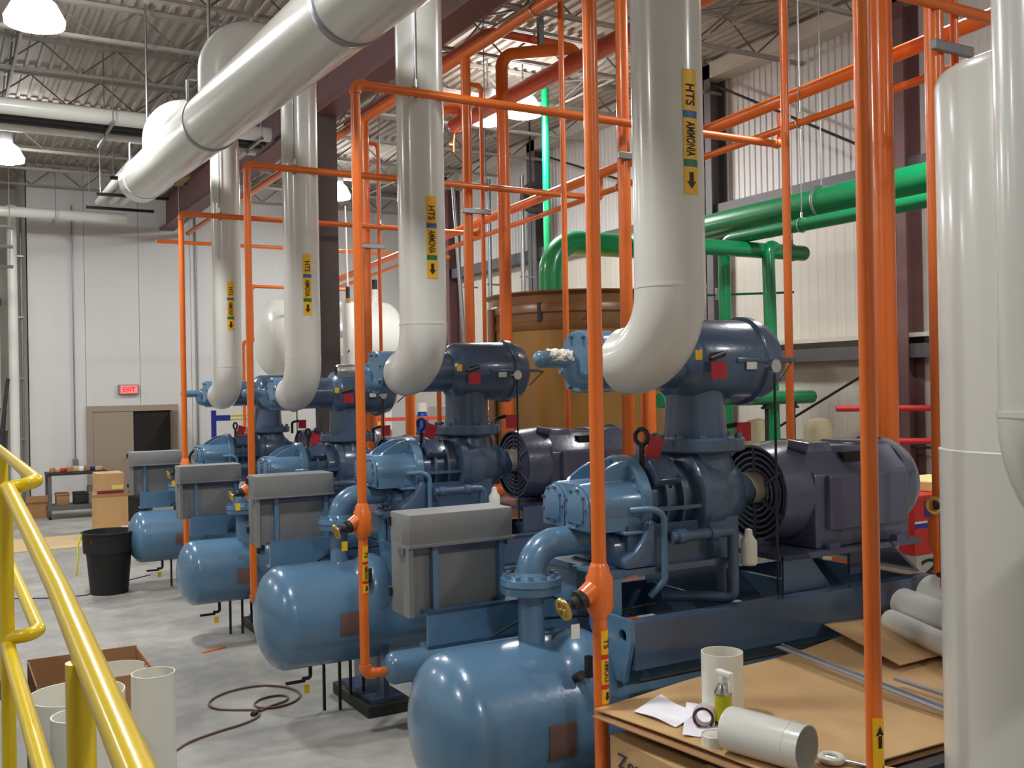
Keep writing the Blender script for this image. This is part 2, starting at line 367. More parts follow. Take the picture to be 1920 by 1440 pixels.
for x, y, lb in ((.9, 4.4, 'high-bay lamp above the yellow guard rail, next in the left row'), (.9, -2.3, 'high-bay lamp behind the viewer, in the left row'), (-5.2, 4.4, 'high-bay lamp left of the viewer'), (-5.2, 11.0, 'high-bay lamp far left beside the second of its row'), (-5.2, 17.7, 'high-bay lamp far left near the back wall'), (6.9, -2.0, 'high-bay lamp behind the viewer on the right'), (6.9, 5.4, 'high-bay lamp added out of view above the nearest motors to brighten them, in the right row')): lamp(x, y, 6.0, lb)  # the right-row lamp above the motors is added to brighten them

# ================================================================== compressor packages
WK = {1: 3.64, 2: 6.34, 3: 8.98, 4: 11.72}
UX = 2.94
Y0 = .58
def arc_patch(c, R, a0, a1, s0, s1, axis='x', n=8, th=.006):
    """curved plate on a cylinder; axis x: angle from -y towards +z ; axis z: angle from -y towards +x"""
    m = MB(); V = []
    for i in range(n + 1):
        a = a0 + (a1 - a0) * i / n
        for s_ in (s0, s1):
            for r in (R, R + th):
                if axis == 'x': V.append((s_, c[1] - r * math.cos(a), c[2] + r * math.sin(a)))
                else: V.append((c[0] + r * math.sin(a), c[1] - r * math.cos(a), s_))
    F = []
    for i in range(n):
        b = 4 * i; q = b + 4
        F += [(b + 1, b + 3, q + 3, q + 1), (b, q, q + 2, b + 2), (b, b + 1, q + 1, q), (b + 2, q + 2, q + 3, b + 3)]
    F += [(0, 2, 3, 1), (4 * n, 4 * n + 1, 4 * n + 3, 4 * n + 2)]
    return m.add(V, F)
def plate_hole(outer, c, r, thick, n=16):
    """plate in the y-z plane (x = 0..thick) with a round hole"""
    bm = bmesh.new(); E = []
    for loop in (outer, [(c[0] + r * math.cos(2 * PI * i / n), c[1] + r * math.sin(2 * PI * i / n)) for i in range(n)]):
        vs = [bm.verts.new((0, a, b)) for a, b in loop]; E += [bm.edges.new((vs[i], vs[(i + 1) % len(vs)])) for i in range(len(vs))]
    bmesh.ops.triangle_fill(bm, use_beauty=True, edges=E); g = bmesh.ops.extrude_face_region(bm, geom=list(bm.faces))
    for v in [x for x in g['geom'] if isinstance(x, bmesh.types.BMVert)]: v.co.x += thick
    bm.verts.index_update(); m = MB(); m.add([v.co.copy() for v in bm.verts], [[v.index for v in f.verts] for f in bm.faces]); bm.free(); return m

def make_package(dz, vr, vz, cz):
    t = thing('compressor_package', '', 'compressor', (UX, 0, 0), 'screw compressor packages')
    zc = 1.695 + dz; zs = 2.415 + dz
    # ---- oil separator vessel
    h = vr * .52; L = 2.95; prof = [(0, 0)] + [(h * (1 - math.cos(PI / 2 * i / 10)), vr * math.sin(PI / 2 * i / 10)) for i in range(1, 11)]
    prof += [(L - p[0], p[1]) for p in prof[::-1]]
    ves = MB().lathe((-1.04, Y0, vz), (1, 0, 0), prof, 48).build('oil_separator', BLUE, t)
    MB().lathe((-.43, Y0, vz + vr - .05), (0, 0, 1), [(0, .085), (.04, .066), (1.30 + dz - vz - vr + .05, .064)], 28).build('nozzle', BLUE, ves)
    MB().sphere((-.25, .46, vz + .12), (.19, .25, .29 * vr / .36), 28, 16).build('inspection_dome', BLUE, ves)
    arc_patch((0, Y0, vz), vr + .006, -.28, .16, -.56, -.42).build('name_plate', COPPER, ves, smooth=False)
    for i, x in enumerate((-.56, -.46, -.36, -.28)): MB().cyl((x, Y0 - .05 * (i % 2), vz - vr + .03), (x, Y0 - .05 * (i % 2), .0), .012, n=8).build('drain_line', DARK, ves)
    MB().tube(fillet([(-.66, Y0, vz - vr + .02), (-.66, Y0, vz - vr - .09), (-.72, Y0, vz - vr - .09)], .02), .014, 8).build('drain_cock', DARK, ves)
    MB().box(-.84, -.70, Y0 - .012, Y0 + .012, vz - vr - .115, vz - vr - .095).build('cock_lever', BLACK, ves, .004)
    MB().box(-.715, -.675, Y0 - .02, Y0 - .016, vz - vr - .19, vz - vr - .13).build('tag', TAGY, ves, smooth=False, label='yellow tag')
    v = MB(); v.cyl((-.36, .30, vz + vr * .62), (-.38, .22, vz + vr * .72), .022, n=10); v.box(-.36, -.33, .2, .225, vz + vr * .68, vz + vr * .68 + .10); v.build('gauge_cock', BLACK, ves)
    for x in (-.2, 1.5):
        MB().box(x - .02, x + .02, Y0 - vr * .8, Y0 + vr * .8, .1, vz - vr * .35).box(x - .12, x + .12, Y0 - vr * .85, Y0 + vr * .85, .08, .11).build('saddle', BLUE_SHADE, ves, smooth=False)
        MB().box(x - .17, x + .17, Y0 - vr, Y0 + vr, 0, .085).build('support_pad', DARK, ves, .01, False)
    # ---- discharge elbow with flange
    fz = 1.29 + dz
    el = MB().tube(fillet([(-.43, Y0, fz + .05), (-.43, Y0, 1.52 + dz), (-.06, Y0, 1.52 + dz)], .15, 12), .074, 28).build('discharge_elbow', BLUE, t)
    MB().lathe((-.43, Y0, fz), (0, 0, 1), [(0, .148), (.03, .152), (.032, .142), (.04, .142), (.042, .152), (.072, .148), (.08, .09), (.10, .076)], 36).build('flange', BLUE, el)
    MB().bolts((-.43, Y0, fz + .075), (0, 0, 1), .125, 12, .013, .018).build('flange_bolts', BLUE, el, kind='stuff')
    MB().lathe((-.075, Y0, 1.52 + dz), (1, 0, 0), [(0, .11), (.05, .115), (.06, .1), (.14, .1)], 28).build('companion_flange', BLUE, el)
    MB().bolts((-.08, Y0, 1.52 + dz), (-1, 0, 0), .095, 8, .014, .02).build('companion_bolts', BLUE, el, kind='stuff')
    # ---- frame
    fr = MB().box(-.14, 1.97, .13, .15, .965 + dz, 1.18 + dz).box(-.14, 1.97, .13, .21, 1.16 + dz, 1.182 + dz).box(-.14, 1.97, .13, .21, .963 + dz, .985 + dz).build('front_beam', BLUE_SHADE, t, smooth=False)
    MB().box(-.14, 1.97, 1.01, 1.03, .965 + dz, 1.18 + dz).box(-.14, 1.97, .95, 1.03, 1.16 + dz, 1.182 + dz).build('rear_beam', BLUE_SHADE, t, smooth=False)
    for x in (-.12, .60, 1.25, 1.93): MB().box(x, x + .03, .15, 1.01, .98 + dz, 1.16 + dz).build('cross_beam', BLUE_SHADE, t, smooth=False)
    lug = plate_hole([(.12, 1.20 + dz), (.46, 1.20 + dz), (.46, 1.12 + dz), (.27, .90 + dz), (.18, .90 + dz), (.12, 1.10 + dz)], (.185, 1.12 + dz), .03, .025)
    lug.v = [(a - .17, b, c) for a, b, c in lug.v]; lug.build('lifting_lug', BLUE, t, smooth=False)
    MB().cyl((-.14, .10, .925 + dz), (1.9, .10, .935 + dz), .012, n=8).build('conduit', DARK, t)
    # compressor stand
    MB().box(-.16, .60, .30, .96, 1.365 + dz, 1.395 + dz).build('deck_plate', BLUE_SHADE, t, smooth=False)
    for x in (-.14, .53):
        u = MB().box(x, x + .06, .31, .33, 1.18 + dz, 1.365 + dz).box(x + .02, x + .035, .33, .95, 1.18 + dz, 1.365 + dz).build('stand_leg', BLUE if x < 0 else BLUE_SHADE, t, smooth=False)  # right leg takes the shaded copy of the same blue
    MB().box(-.21, -.05, .40, .55, 1.385 + dz, 1.40 + dz).box(-.15, -.13, .42, .53, 1.18 + dz, 1.385 + dz).build('pipe_rest', BLUE, t, smooth=False)
    # ---- screw compressor
    cp = MB().lathe((.14, Y0, zc), (1, 0, 0), [(0, .19), (.33, .2)], 40).box(.0, .72, .36, .80, 1.395 + dz, zc - .1).build('compressor_body', BLUE_SHADE, t)
    g = MB()
    for yy in (.685, .475): g.lathe((-.21, yy, zc), (1, 0, 0), [(0, .104), (.02, .114), (.31, .122)], 32)
    g.box(-.202, .10, .475, .685, zc - .114, zc + .11); g.box(-.2, .09, .37, .79, zc - .12, zc - .03); g.build('gear_casing', BLUE, cp)
    for yy in (.685, .475):
        sh = lambda w_, q: [(-.21 - q, yy + w_ * math.cos(a), zc + w_ * math.sin(a)) for a in [PI * i / 10 for i in range(11)]] + [(-.21 - q, yy - w_, zc - .108 * w_ / .1), (-.21 - q, yy + w_, zc - .108 * w_ / .1)]
        c = MB().prism(sh(.1, 0), (-.018, 0, 0)).build('end_cover', BLUE, cp, .005)
        MB().prism(sh(.07, .018), (-.008, 0, 0)).build('cover_boss', BLUE, c, .003)
        MB().bolts((-.228, yy, zc), (-1, 0, 0), .088, 9, .008, .012, .3).build('cover_bolts', BLUE_SHADE, c, kind='stuff')
    MB().lathe((-.07, .47, zc - .225), (1, 0, 0), [(0, .06), (.012, .088), (.16, .095), (.2, .12)], 32).build('lower_casing', BLUE_SHADE, cp)
    MB().prism([(-.06, .30, 1.395 + dz), (-.06, .30, 1.45 + dz), (.0, .30, 1.475 + dz), (.06, .30, 1.54 + dz), (.1, .30, 1.62 + dz), (.14, .30, 1.62 + dz), (.14, .30, 1.395 + dz)], (0, .5, 0)).build('casing_foot', BLUE_SHADE, cp, .02)
    MB().box(-.04, .10, .33, .52, zc - .135, zc - .122).build('ledge', BLUE, cp, .003)
    MB().lathe((.085, Y0, zc), (1, 0, 0), [(0, .225), (.012, .238), (.06, .238), (.072, .225)], 44).build('flange_disc', BLUE, cp)
    MB().bolts((.09, Y0, zc), (-1, 0, 0), .21, 18, .011, .016).build('disc_bolts', BLUE, cp, kind='stuff')
    for yy in (.47, .68):
        MB().prism([(-.15, yy, zc + .09)] + [(-.15 + .24 * i / 8, yy, zc + .11 + .105 * math.sin(PI / 2 * i / 8)) for i in range(1, 9)] + [(.09, yy, zc + .09)], (0, .022, 0)).build('stiffener', BLUE, cp, smooth=False)
    for x in (.24, .345): MB().lathe((x, Y0, zc), (1, 0, 0), [(0, .235), (.018, .235)], 40).build('casing_rib', BLUE_SHADE, cp)
    MB().box(.15, .46, Y0 - .25, Y0 + .25, zc - .035, zc - .015).build('side_rib', BLUE_SHADE, cp, smooth=False)
    M = Matrix.Translation((.255, Y0 - .185, zc + .15)) @ Matrix.Rotation(math.radians(50), 4, 'X')
    ic = MB().box(-.075, .075, -.065, .065, -.03, .03, M).build('inspection_cover', BLUE_SHADE, cp, .006)
    b = MB()
    for sx in (-1, 1):
        for sy in (-1, 1): b.cyl(M @ Vector((sx * .058, sy * .05, .02)), M @ Vector((sx * .058, sy * .05, .044)), .012, n=6)
    b.build('cover_bolts', BLUE_DEEP_SHADE, ic, kind='stuff')
    MB().lathe((.44, Y0, zc), (1, 0, 0), [(0, .24), (.02, .272), (.07, .272), (.09, .25)], 48).build('suction_flange_disc', BLUE_SHADE, cp)
    MB().lathe((.52, Y0, zc), (1, 0, 0), [(0, .255), (.10, .25), (.24, .215), (.33, .16), (.36, .12), (.46, .085), (.47, .05)], 40).build('suction_housing', BLUE_SHADE, cp)
    nk = MB().lathe((.625, Y0, zc), (0, 0, 1), [(0, .215), (.16, .205), (.24, .175), (.245 + .02, .175)], 36).build('suction_neck', BLUE_SHADE, cp)
    MB().lathe((.625, Y0, zc + .235), (0, 0, 1), [(0, .25), (.01, .262), (.065, .262), (.075, .25), (.08, .17), (.33, .155), (.40, .16), (.56, .17)], 40).build('neck_flange', BLUE_SHADE, nk)
    MB().bolts((.625, Y0, zc + .30), (0, 0, 1), .235, 12, .017, .03).build('neck_bolts', BLUE_SHADE, nk, kind='stuff')
    MB().torus((.20, .50, zc + .33), (1, .3, 0), .04, .012, 18, 8).build('lifting_eye', DARK, cp)
    MB().box(.22, .31, .47, .475, zc + .22, zc + .33, Matrix.Translation((.26, 0, zc + .28)) @ Matrix.Rotation(.35, 4, 'Y') @ Matrix.Translation((-.26, 0, -zc - .28))).build('red_tag', REDT, cp, smooth=False, label='red hanging tag')
    MB().cyl((.20, .50, zc + .17), (.20, .50, zc + .29), .014, n=8).build('eye_shank', DARK, cp)
    # oil piping
    MB().tube(fillet([(.02, .36, zc - .02), (.10, .27, zc - .01), (.155, .27, zc - .05), (.155, .27, 1.33 + dz), (.10, .32, 1.25 + dz)], .05), .017, 12).build('oil_tube', BLUE, cp)
    MB().tube(fillet([(.18, .25, 1.54 + dz), (.58, .25, 1.54 + dz), (.58, .25, 1.20 + dz), (.30, .48, 1.20 + dz)], .035), .029, 16).build('oil_pipe', BLUE_SHADE, cp)
    for x in (.215, .42): MB().cyl((x, .25, 1.54 + dz), (x + .05, .25, 1.54 + dz), .038, n=16).build('coupling_nut', BLUE_SHADE, cp)
    MB().lathe((.66, .22, 1.36 + dz), (0, 0, 1), [(0, .035), (.01, .042), (.12, .042), (.15, .022), (.18, .018), (.19, 0)], 18).build('filter_bottle', WTAG, cp)
    # shaft coupling
    MB().lathe((.94, Y0, zc + .01), (1, 0, 0), [(0, .075), (.02, .088), (.14, .088), (.15, .07)], 32).build('shaft_coupling', SHAFT, t)
    # ---- motor
    zm = zc - .02
    hw, b0, t0 = .285, -.30, .25
    body = [(Y0 - hw, zm + b0), (Y0 + hw, zm + b0), (Y0 + hw, zm + .1), (Y0 + hw - .13, zm + t0), (Y0 - hw + .13, zm + t0), (Y0 - hw, zm + .1)]
    mo = MB().prism([(1.22, a, b) for a, b in body], (.76, 0, 0)).build('motor', BLUE_DEEP_SHADE, t, .012, True)
    MB().lathe((1.03, Y0, zm), (1, 0, 0), [(0, .255), (.0, .268), (.05, .272), (.2, .285), (.22, .285)], 44, False).build('end_shield', BLUE_DEEP_SHADE, mo)
    MB().lathe((1.075, Y0, zm), (1, 0, 0), [(0, .262), (.01, .262)], 40).build('fan_shade_disc', BLACK, mo)  # black disc paints the shade behind the grille
    for r in (.10, .132, .164, .196, .228): MB().torus((1.05, Y0, zm), (1, 0, 0), r, .009, 36, 6).build('grille_ring', BLUE_DEEP_SHADE, mo)
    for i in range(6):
        a = PI * i / 3 + PI / 2; MB().cyl((1.045, Y0 + .07 * math.cos(a), zm + .07 * math.sin(a)), (1.045, Y0 + .262 * math.cos(a), zm + .262 * math.sin(a)), .011, n=8).build('grille_spoke', BLUE_DEEP_SHADE, mo)
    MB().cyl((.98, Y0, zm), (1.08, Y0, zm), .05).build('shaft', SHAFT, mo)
    MB().box(1.30, 1.94, Y0 - hw - .035, Y0 - hw + .02, zm - .20, zm + .10).build('side_panel', BLUE_DEEP_SHADE, mo, .012, False)
    MB().prism([(1.24, Y0 - .2, zm + .16), (1.24, Y0 - .16, zm + .275), (1.24, Y0 + .16, zm + .275), (1.24, Y0 + .2, zm + .16)], (.24, 0, 0)).build('top_duct', BLUE_DEEP_SHADE, mo, .015)
    MB().prism([(1.72, Y0 - .2, zm + .16), (1.72, Y0 - .15, zm + .268), (1.72, Y0 + .15, zm + .268), (1.72, Y0 + .2, zm + .16)], (.24, 0, 0)).build('top_duct', BLUE_DEEP_SHADE, mo, .015)
    MB().box(1.50, 1.70, Y0 - .235, Y0 - .1, zm + .135, zm + .215).build('opening_shade_block', BLACK, mo, smooth=False, label='black block for the shade in the air opening')  # solid block, coloured black for the shade inside the opening
    MB().lathe((1.98, Y0, zm), (1, 0, 0), [(0, .285), (.08, .28), (.15, .25), (.19, .19), (.20, 0)], 40).build('rear_shield', BLUE_DEEP_SHADE, mo)
    MB().box(1.28, 1.36, Y0 - .33, Y0 + .33, zm - .30, zm - .27).build('motor_foot', BLUE_DEEP_SHADE, mo, smooth=False); MB().box(1.82, 1.90, Y0 - .33, Y0 + .33, zm - .30, zm - .27).build('motor_foot', BLUE_DEEP_SHADE, mo, smooth=False)
    MB().cyl((1.19, Y0 - .12, zm + .27), (1.26, Y0 - .2, zm + .25), .03, n=12).build('junction_boss', BLUE_DEEP_SHADE, mo)
    zp = zm - .30
    MB().box(.92, 2.02, .24, .96, zp - .03, zp).build('pedestal_top', BLUE_DEEP_SHADE, t, smooth=False)
    MB().prism([(.92, .24, 1.18 + dz), (.92, .24, zp), (1.10, .24, zp), (1.27, .24, 1.18 + dz)], (0, .02, 0)).build('pedestal_gusset', BLUE_SHADE, t, smooth=False)
    MB().prism([(1.60, .40, 1.18 + dz), (1.60, .40, zp - .03), (1.80, .40, zp - .03), (1.80, .40, 1.18 + dz)], (0, .02, 0)).build('pedestal_web', BLUE_DEEP_SHADE, t, smooth=False)
    MB().prism([(1.74, .24, zp), (1.76, .24, zp), (2.0, .24, 1.18 + dz), (1.97, .24, 1.18 + dz)], (0, .68, 0)).build('pedestal_end', BLUE_DEEP_SHADE, t, smooth=False)
    # ---- suction strainer / stop valve body
    st = MB().lathe((-.12, Y0, zs), (1, 0, 0), [(0, .15), (.57, .152), (.61, .205), (.65, .222), (1.05, .228), (1.12, .228), (1.19, .21), (1.24, .15), (1.26, 0)], 44).build('suction_strainer', BLUE_SHADE, t)
    MB().lathe((-.185, Y0, zs), (1, 0, 0), [(0.05, .15), (.056, .158), (.24, .157), (.245, .15)], 40).build('cover_barrel', BLUE, st)
    MB().bolts((-.135, Y0, zs), (-1, 0, 0), .138, 8, .014, .022, .35).build('cover_bolts', BLUE, st, kind='stuff')
    MB().lathe((.93, Y0, zs), (1, 0, 0), [(0, .228), (.01, .245), (.05, .245), (.06, .228)], 44).build('strainer_ring', BLUE_SHADE, st)
    MB().box(.72, 1.15, Y0 - .24, Y0 - .21, zs - .012, zs + .012).build('rib_bar', BLUE_SHADE, st, .004)
    MB().lathe((0, .27, zs), (0, 1, 0), [(0, .15), (.05, .155), (.06, .13), (.22, .13)], 32).build('inlet_nozzle', BLUE_SHADE, st)
    MB().tube(fillet([(-.40, .50, zs + .01), (-.22, .50, zs + .01), (-.22, .50, zs - .09), (-.12, .50, zs - .09)], .035), .042, 18).build('equalising_stub', BLUE, st)
    MB().lathe((-.398, .50, zs + .01), (-1, 0, 0), [(0, .042), (.015, .039), (.028, .03), (.036, .016), (.038, 0)], 18).build('stub_cap', BLUE, st)
    MB().cyl((.55, Y0 - .21, zs + .02), (.60, Y0 - .27, zs + .03), .016, n=10).cyl((.60, Y0 - .27, zs + .03), (.47, Y0 - .31, zs + .0), .012, n=8).build('valve_stem', BLACK, st)
    MB().box(.50, .60, Y0 - .285, Y0 - .28, zs - .10, zs - .01).build('red_tag', REDT, st, smooth=False, label='red hanging tag')
    MB().box(.785, .855, Y0 - .238, Y0 - .233, zs - .05, zs).build('white_tag', WTAG, st, smooth=False, label='small white tag')
    MB().box(.42, .46, Y0 - .26, Y0 - .255, zs + .0, zs + .05).build('yellow_tag', TAGY, st, smooth=False, label='yellow tag')
    MB().cyl((1.13, Y0 - .05, zs), (1.30, Y0 - .05, zs - .005), .008, n=8).cyl((1.30, Y0 - .05, zs - .005), (1.13, Y0 - .12, zs - .11), .006, n=8).build('pull_rod', DARK, st)
    MB().torus((.25, Y0, zs + .2), (1, 0, 0), .035, .01, 16, 8).build('eye_bolt', DARK, st)
    # gauge on a thin pole
    gp = MB().cyl((.89, .25, 1.18 + dz), (.89, .25, 2.34 + dz), .007, n=8).build('gauge_pole', DARK, t)
    MB().cyl((.89, .235, 2.38 + dz), (.89, .275, 2.38 + dz), .035, n=20).build('pressure_gauge', CHROME, gp)
    # hot-gas valve at the rear with red tag
    MB().tube(fillet([(1.0, .80, zc + .2), (1.0, .80, zc + .34), (1.07, .74, zc + .36)], .03), .016, 10).build('vent_hook', DARK, t)
    MB().box(1.06, 1.16, .72, .73, zc + .26, zc + .37, None).build('red_tag', REDT, t, smooth=False, label='red hanging tag')
    # ---- oil cooler shell in front
    MB().lathe((-.40, -.16, .44), (1, 0, 0), [(0, 0), (.01, .06), (.03, .092), (.06, .107), (1.75, .107), (1.78, .09), (1.8, 0)], 32).build('oil_cooler', BLUE, t)
    for x in (-.15, 1.1): MB().box(x, x + .2, -.28, -.04, 0, .335).build('cooler_stand', DARK, t, smooth=False)
    # ---- control cabinet seen from behind, on posts and a channel
    cb = MB().box(-.94, -.36, .955, 1.115, 1.16 + cz, 1.665 + cz).build('control_cabinet', GREY, t, .012, True)
    MB().box(-.94, -.355, .88, 1.118, 1.515 + cz, 1.672 + cz).build('cabinet_hood', GREY, cb, .008, True)
    MB().box(-.945, -.35, .872, .89, 1.508 + cz, 1.522 + cz).build('drip_edge', GREY, cb, smooth=False)
    MB().box(-.94, -.915, .89, .96, 1.165 + cz, 1.52 + cz).build('side_return', GREY, cb, smooth=False)
    for z in (1.24, 1.60): MB().cyl((-.945, 1.11, z + cz), (-.945, 1.11, z + .045 + cz), .012, n=10).build('hinge', BLACK, cb)
    for x in (-.80, -.42): MB().box(x, x + .03, .91, .95, 1.0 + cz, 1.51 + cz).build('cabinet_post', BLUE, t, smooth=False)
    MB().box(-.95, -.36, .93, 1.0, 1.47 + cz, 1.505 + cz).build('cabinet_crossbar', BLUE_DEEP_SHADE, t, smooth=False)
    MB().box(-.85, .12, .87, .89, 1.0 + cz, 1.19 + cz).box(-.85, .12, .87, .97, 1.17 + cz, 1.19 + cz).box(-.85, .12, .87, .97, 1.0 + cz, 1.02 + cz).build('cabinet_channel', BLUE, t, smooth=False)
    MB().tube(fillet([(-.50, .86, 1.02 + cz), (-.36, .80, 1.10 + cz), (-.1, .5, 1.15 + dz), (.2, .4, 1.19 + dz)], .05), .008, 8).build('cable', DARK, t)
    return t
PA = make_package(0, .362, .70, 0); PB = make_package(-.155, .297, .612, -.09)
PLAB = {1: 'nearest blue screw compressor package with its domed oil vessel behind the cardboard-topped table',
        2: 'second nearest blue screw compressor package, domed vessel reaching past the coiled hose on the floor',
        3: 'third blue screw compressor package, between the second nearest and the farthest one',
        4: 'farthest blue screw compressor package, beside the black trash can'}
for k in (1, 2, 3, 4):
    o = {1: PA, 3: PB}.get(k) or copy_tree(PA if k == 2 else PB)
    o.location = (UX, WK[k], 0); o['label'] = PLAB[k]

# small loose things on the machines
t = thing('rag', 'white rag draped over the stub pipe of the nearest compressor', 'rag', (UX - .30, WK[1] + .50, 2.43))
m = MB(); V = []
for i in range(13):
    a = -1.9 + 3.8 * i / 12
    for j in range(9): V.append((-.065 + .13 * j / 8 + .01 * math.sin(i * 2.1), (.043 + .006 * math.sin(i * 3 + j * 1.7)) * math.sin(a), (.043 + .006 * math.cos(i * 2 + j * 2.3)) * math.cos(a)))
m.add(V, [(i * 9 + j, i * 9 + j + 1, i * 9 + j + 10, i * 9 + j + 9) for i in range(12) for j in range(8)]); m.build('cloth', RAG, t)
t = thing('foil_wrap', 'silver foil wrapped stub at the second compressor beside the yellow tag', 'foil', (UX - .36, WK[2] + .50, 2.425))
MB().lathe((-.10, 0, 0), (1, 0, 0), [(0, .035), (.01, .047), (.1, .05), (.17, .046), (.18, .041)], 20, False).build('wrap', SILV, t)

# ================================================================== pipework helpers
def run(t, pts, r, bend, mat, es=1.18, n=20, name='pipe'):
    """straight lengths and slightly fatter elbows as separate parts"""
    P = [Vector(p) for p in pts]; cut = [P[0]]; arcs = []
    for i in range(1, len(P) - 1):
        a = (P[i - 1] - P[i]).normalized(); b = (P[i + 1] - P[i]).normalized(); d = bend / math.tan(a.angle(b) / 2)
        arcs.append(fillet([P[i] + a * (d + .012), P[i], P[i] + b * (d + .012)], bend, 8)); cut += [P[i] + a * d, P[i] + b * d]
    cut.append(P[-1])
    for i in range(0, len(cut), 2): MB().cyl(cut[i], cut[i + 1], r, n=n).build(name, mat, t)
    for a in arcs: MB().tube(a, r * es, n).build('elbow', mat, t)
def hanger(t, x, y, z, r, top=HT, rod=.006):
    MB().cyl((x, y, z + r + .04), (x, y, top), rod, n=6).build('hanger_rod', STEEL, t)
    MB().torus((x, y, z), (0, 1, 0), r + .008, .007, 20, 6).build('clevis', CHROME, t)
    MB().cyl((x, y, z + r + .005), (x, y, z + r + .06), .012, n=8).build('clevis_nut', CHROME, t)
def pipe_label(t, R, z1, cells, cx=0., cy=0., ang=0., hw=.23, text_hw=.14):
    """vinyl pipe marker wrapped on a vertical pipe, facing -y turned by ang; cells from the top: (height, material, text)"""
    z = z1
    for h, mt, tx in cells:
        lb = arc_patch((cx, cy, 0), R + .001, ang - hw, ang + hw, z - h, z, 'z', 8, .0015).build('pipe_label', mt, t, smooth=True)
        if tx in ('>', '<'):
            zc = z - h * .5; q = MB(); W = text_hw
            def P(a, b): return (cx + (R + .005) * math.sin(ang + a * W), cy - (R + .005) * math.cos(ang + a * W), zc + b * h * .30 * (1 if tx == '>' else -1))
            q.add([P(-.45, 1), P(.45, 1), P(.45, -.1), P(1, -.1), P(0, -1), P(-1, -.1), P(-.45, -.1)], [(0, 6, 2, 1), (5, 4, 3), ]); flat_build(q, 'arrow', INK, lb)
        elif tx:
            s, k0, k1 = tx; zz = z
            flat_build(put_text(s, lambda a, b: (cx + (R + .005) * math.sin(ang + (b * 2 - 1) * text_hw), cy - (R + .005) * math.cos(ang + (b * 2 - 1) * text_hw), zz - h * (k0 + (k1 - k0) * a))), 'lettering', INK, lb)
        z -= h

# ================================================================== white insulated risers and suction header
RR = .163
def riser(k, x, y, ze, label, label_top=None, r=RR, goose=True):
    t = thing('insulated_riser', label, 'pipe', (x, y, 0), 'white insulated suction risers')
    MB().tube(fillet([(0, .335, ze), (0, 0, ze), (0, 0, ze + .335)], .31, 14), r + .002, 40).build('lower_elbow', WHITE, t)
    MB().lathe((0, 0, ze + .325), (0, 0, 1), [(0, r + .004), (.012, r + .004)], 40).build('seam_band', WHITE, t)
    zt = 5.45
    MB().cyl((0, 0, ze + .335), (0, 0, zt - .33), r, n=40).build('riser_pipe', WHITE, t)
    if goose: MB().tube(fillet([(0, 0, zt - .34), (0, 0, zt), (2.2 - x, 0, zt), (2.2 - x, 0, 4.9)], .33, 14), r + .003, 40).build('gooseneck', WHITE, t)
    if label_top:
        pipe_label(t, r, label_top, [(.185, LABY, ('HTS', .36, .88)), (.033, LABB, None), (.185, LABY, ('AMMONIA', .09, .93)), (.033, LABG, None), (.124, LABY, '>')], hw=.235, text_hw=.15)
    return t
riser(1, UX, WK[1], 2.41, 'white insulated riser with yellow ammonia marker, widest of the four marked ones, nearest compressor', 3.70)
riser(2, UX, WK[2], 2.405, 'white insulated riser with yellow ammonia marker, second from the right of the marked ones', 3.60)
riser(3, UX, WK[3], 2.26, 'white insulated riser with yellow ammonia marker, second from the left of the marked ones', 3.53)
riser(4, UX, WK[4], 2.245, 'white insulated riser with yellow ammonia marker, leftmost and farthest of the marked ones', 3.55)
t = thing('insulated_riser', 'white insulated riser with a lower elbow, cut off by the right edge of the photo', 'pipe', (2.285, 1.40, 0), 'white insulated suction risers')
MB().tube(fillet([(0, 0, 2.22), (0, 0, 1.97), (.9, 0, 1.97)], .24, 14), .134, 40).build('lower_elbow', WHITE, t)
MB().cyl((0, 0, 2.21), (0, 0, 5.3), .131, n=40).build('riser_pipe', WHITE, t)
MB().lathe((0, 0, 2.205), (0, 0, 1), [(0, .136), (.012, .136)], 40).build('seam_band', WHITE, t)
t = thing('insulated_column', 'wide white jacketed vertical column with a rounded top at the right edge', 'column', (2.99, 1.87, 0))
MB().lathe((0, 0, 0), (0, 0, 1), [(0, .314), (2.06, .314), (2.075, .316), (2.08, .31)], 56, False).build('lower_jacket', WHITE, t)
MB().lathe((0, 0, 2.07), (0, 0, 1), [(0, .309), (1.15, .309), (1.17, .306), (1.185, .297), (1.19, 0)], 56).build('upper_jacket', WHITE, t)
# header
hz = lambda y: 4.87 - (12.95 - y) * .0343
HX = 2.2
t = thing('suction_header', 'thick white insulated suction header hanging below the roof, capped at its far end', 'pipe', (HX, 0, 0))
MB().cyl((0, 1.0, hz(1.0)), (0, 12.55, hz(12.55)), .25, n=48).build('header_pipe', WHITE, t)
MB().lathe((0, 12.5, hz(12.5)), (0, 1, -.0343 * -1), [(0, .257), (.34, .257), (.40, .245), (.44, .20), (.45, 0)], 48).build('end_cap', WHITE, t)
for y in (9.25, 5.7, 2.5):
    MB().lathe((0, y - .045, hz(y - .045)), (0, 1, .0343), [(0, .253), (.012, .262), (.075, .262), (.09, .253)], 48).build('strap_band', STEEL, t)
for y in (12.35, 9.25, 5.7):
    z = hz(y) + .25
    MB().tube(fillet([(-.2, y, z - .1), (-.2, y, z + .12), (.2, y, z + .12), (.2, y, z - .1)], .03), .014, 8).build('clevis', STEEL, t)
    MB().cyl((0, y, z + .1), (0, y, HT), .014, n=8).build('hanger_rod', STEEL, t)
MB().box(.12, .2, 11.0, 11.5, hz(11.2) - .225, hz(11.2) - .19).build('pipe_label', pm('faded_brown_label', (150, 120, 60), .6), t, smooth=False, label='faded brown label')

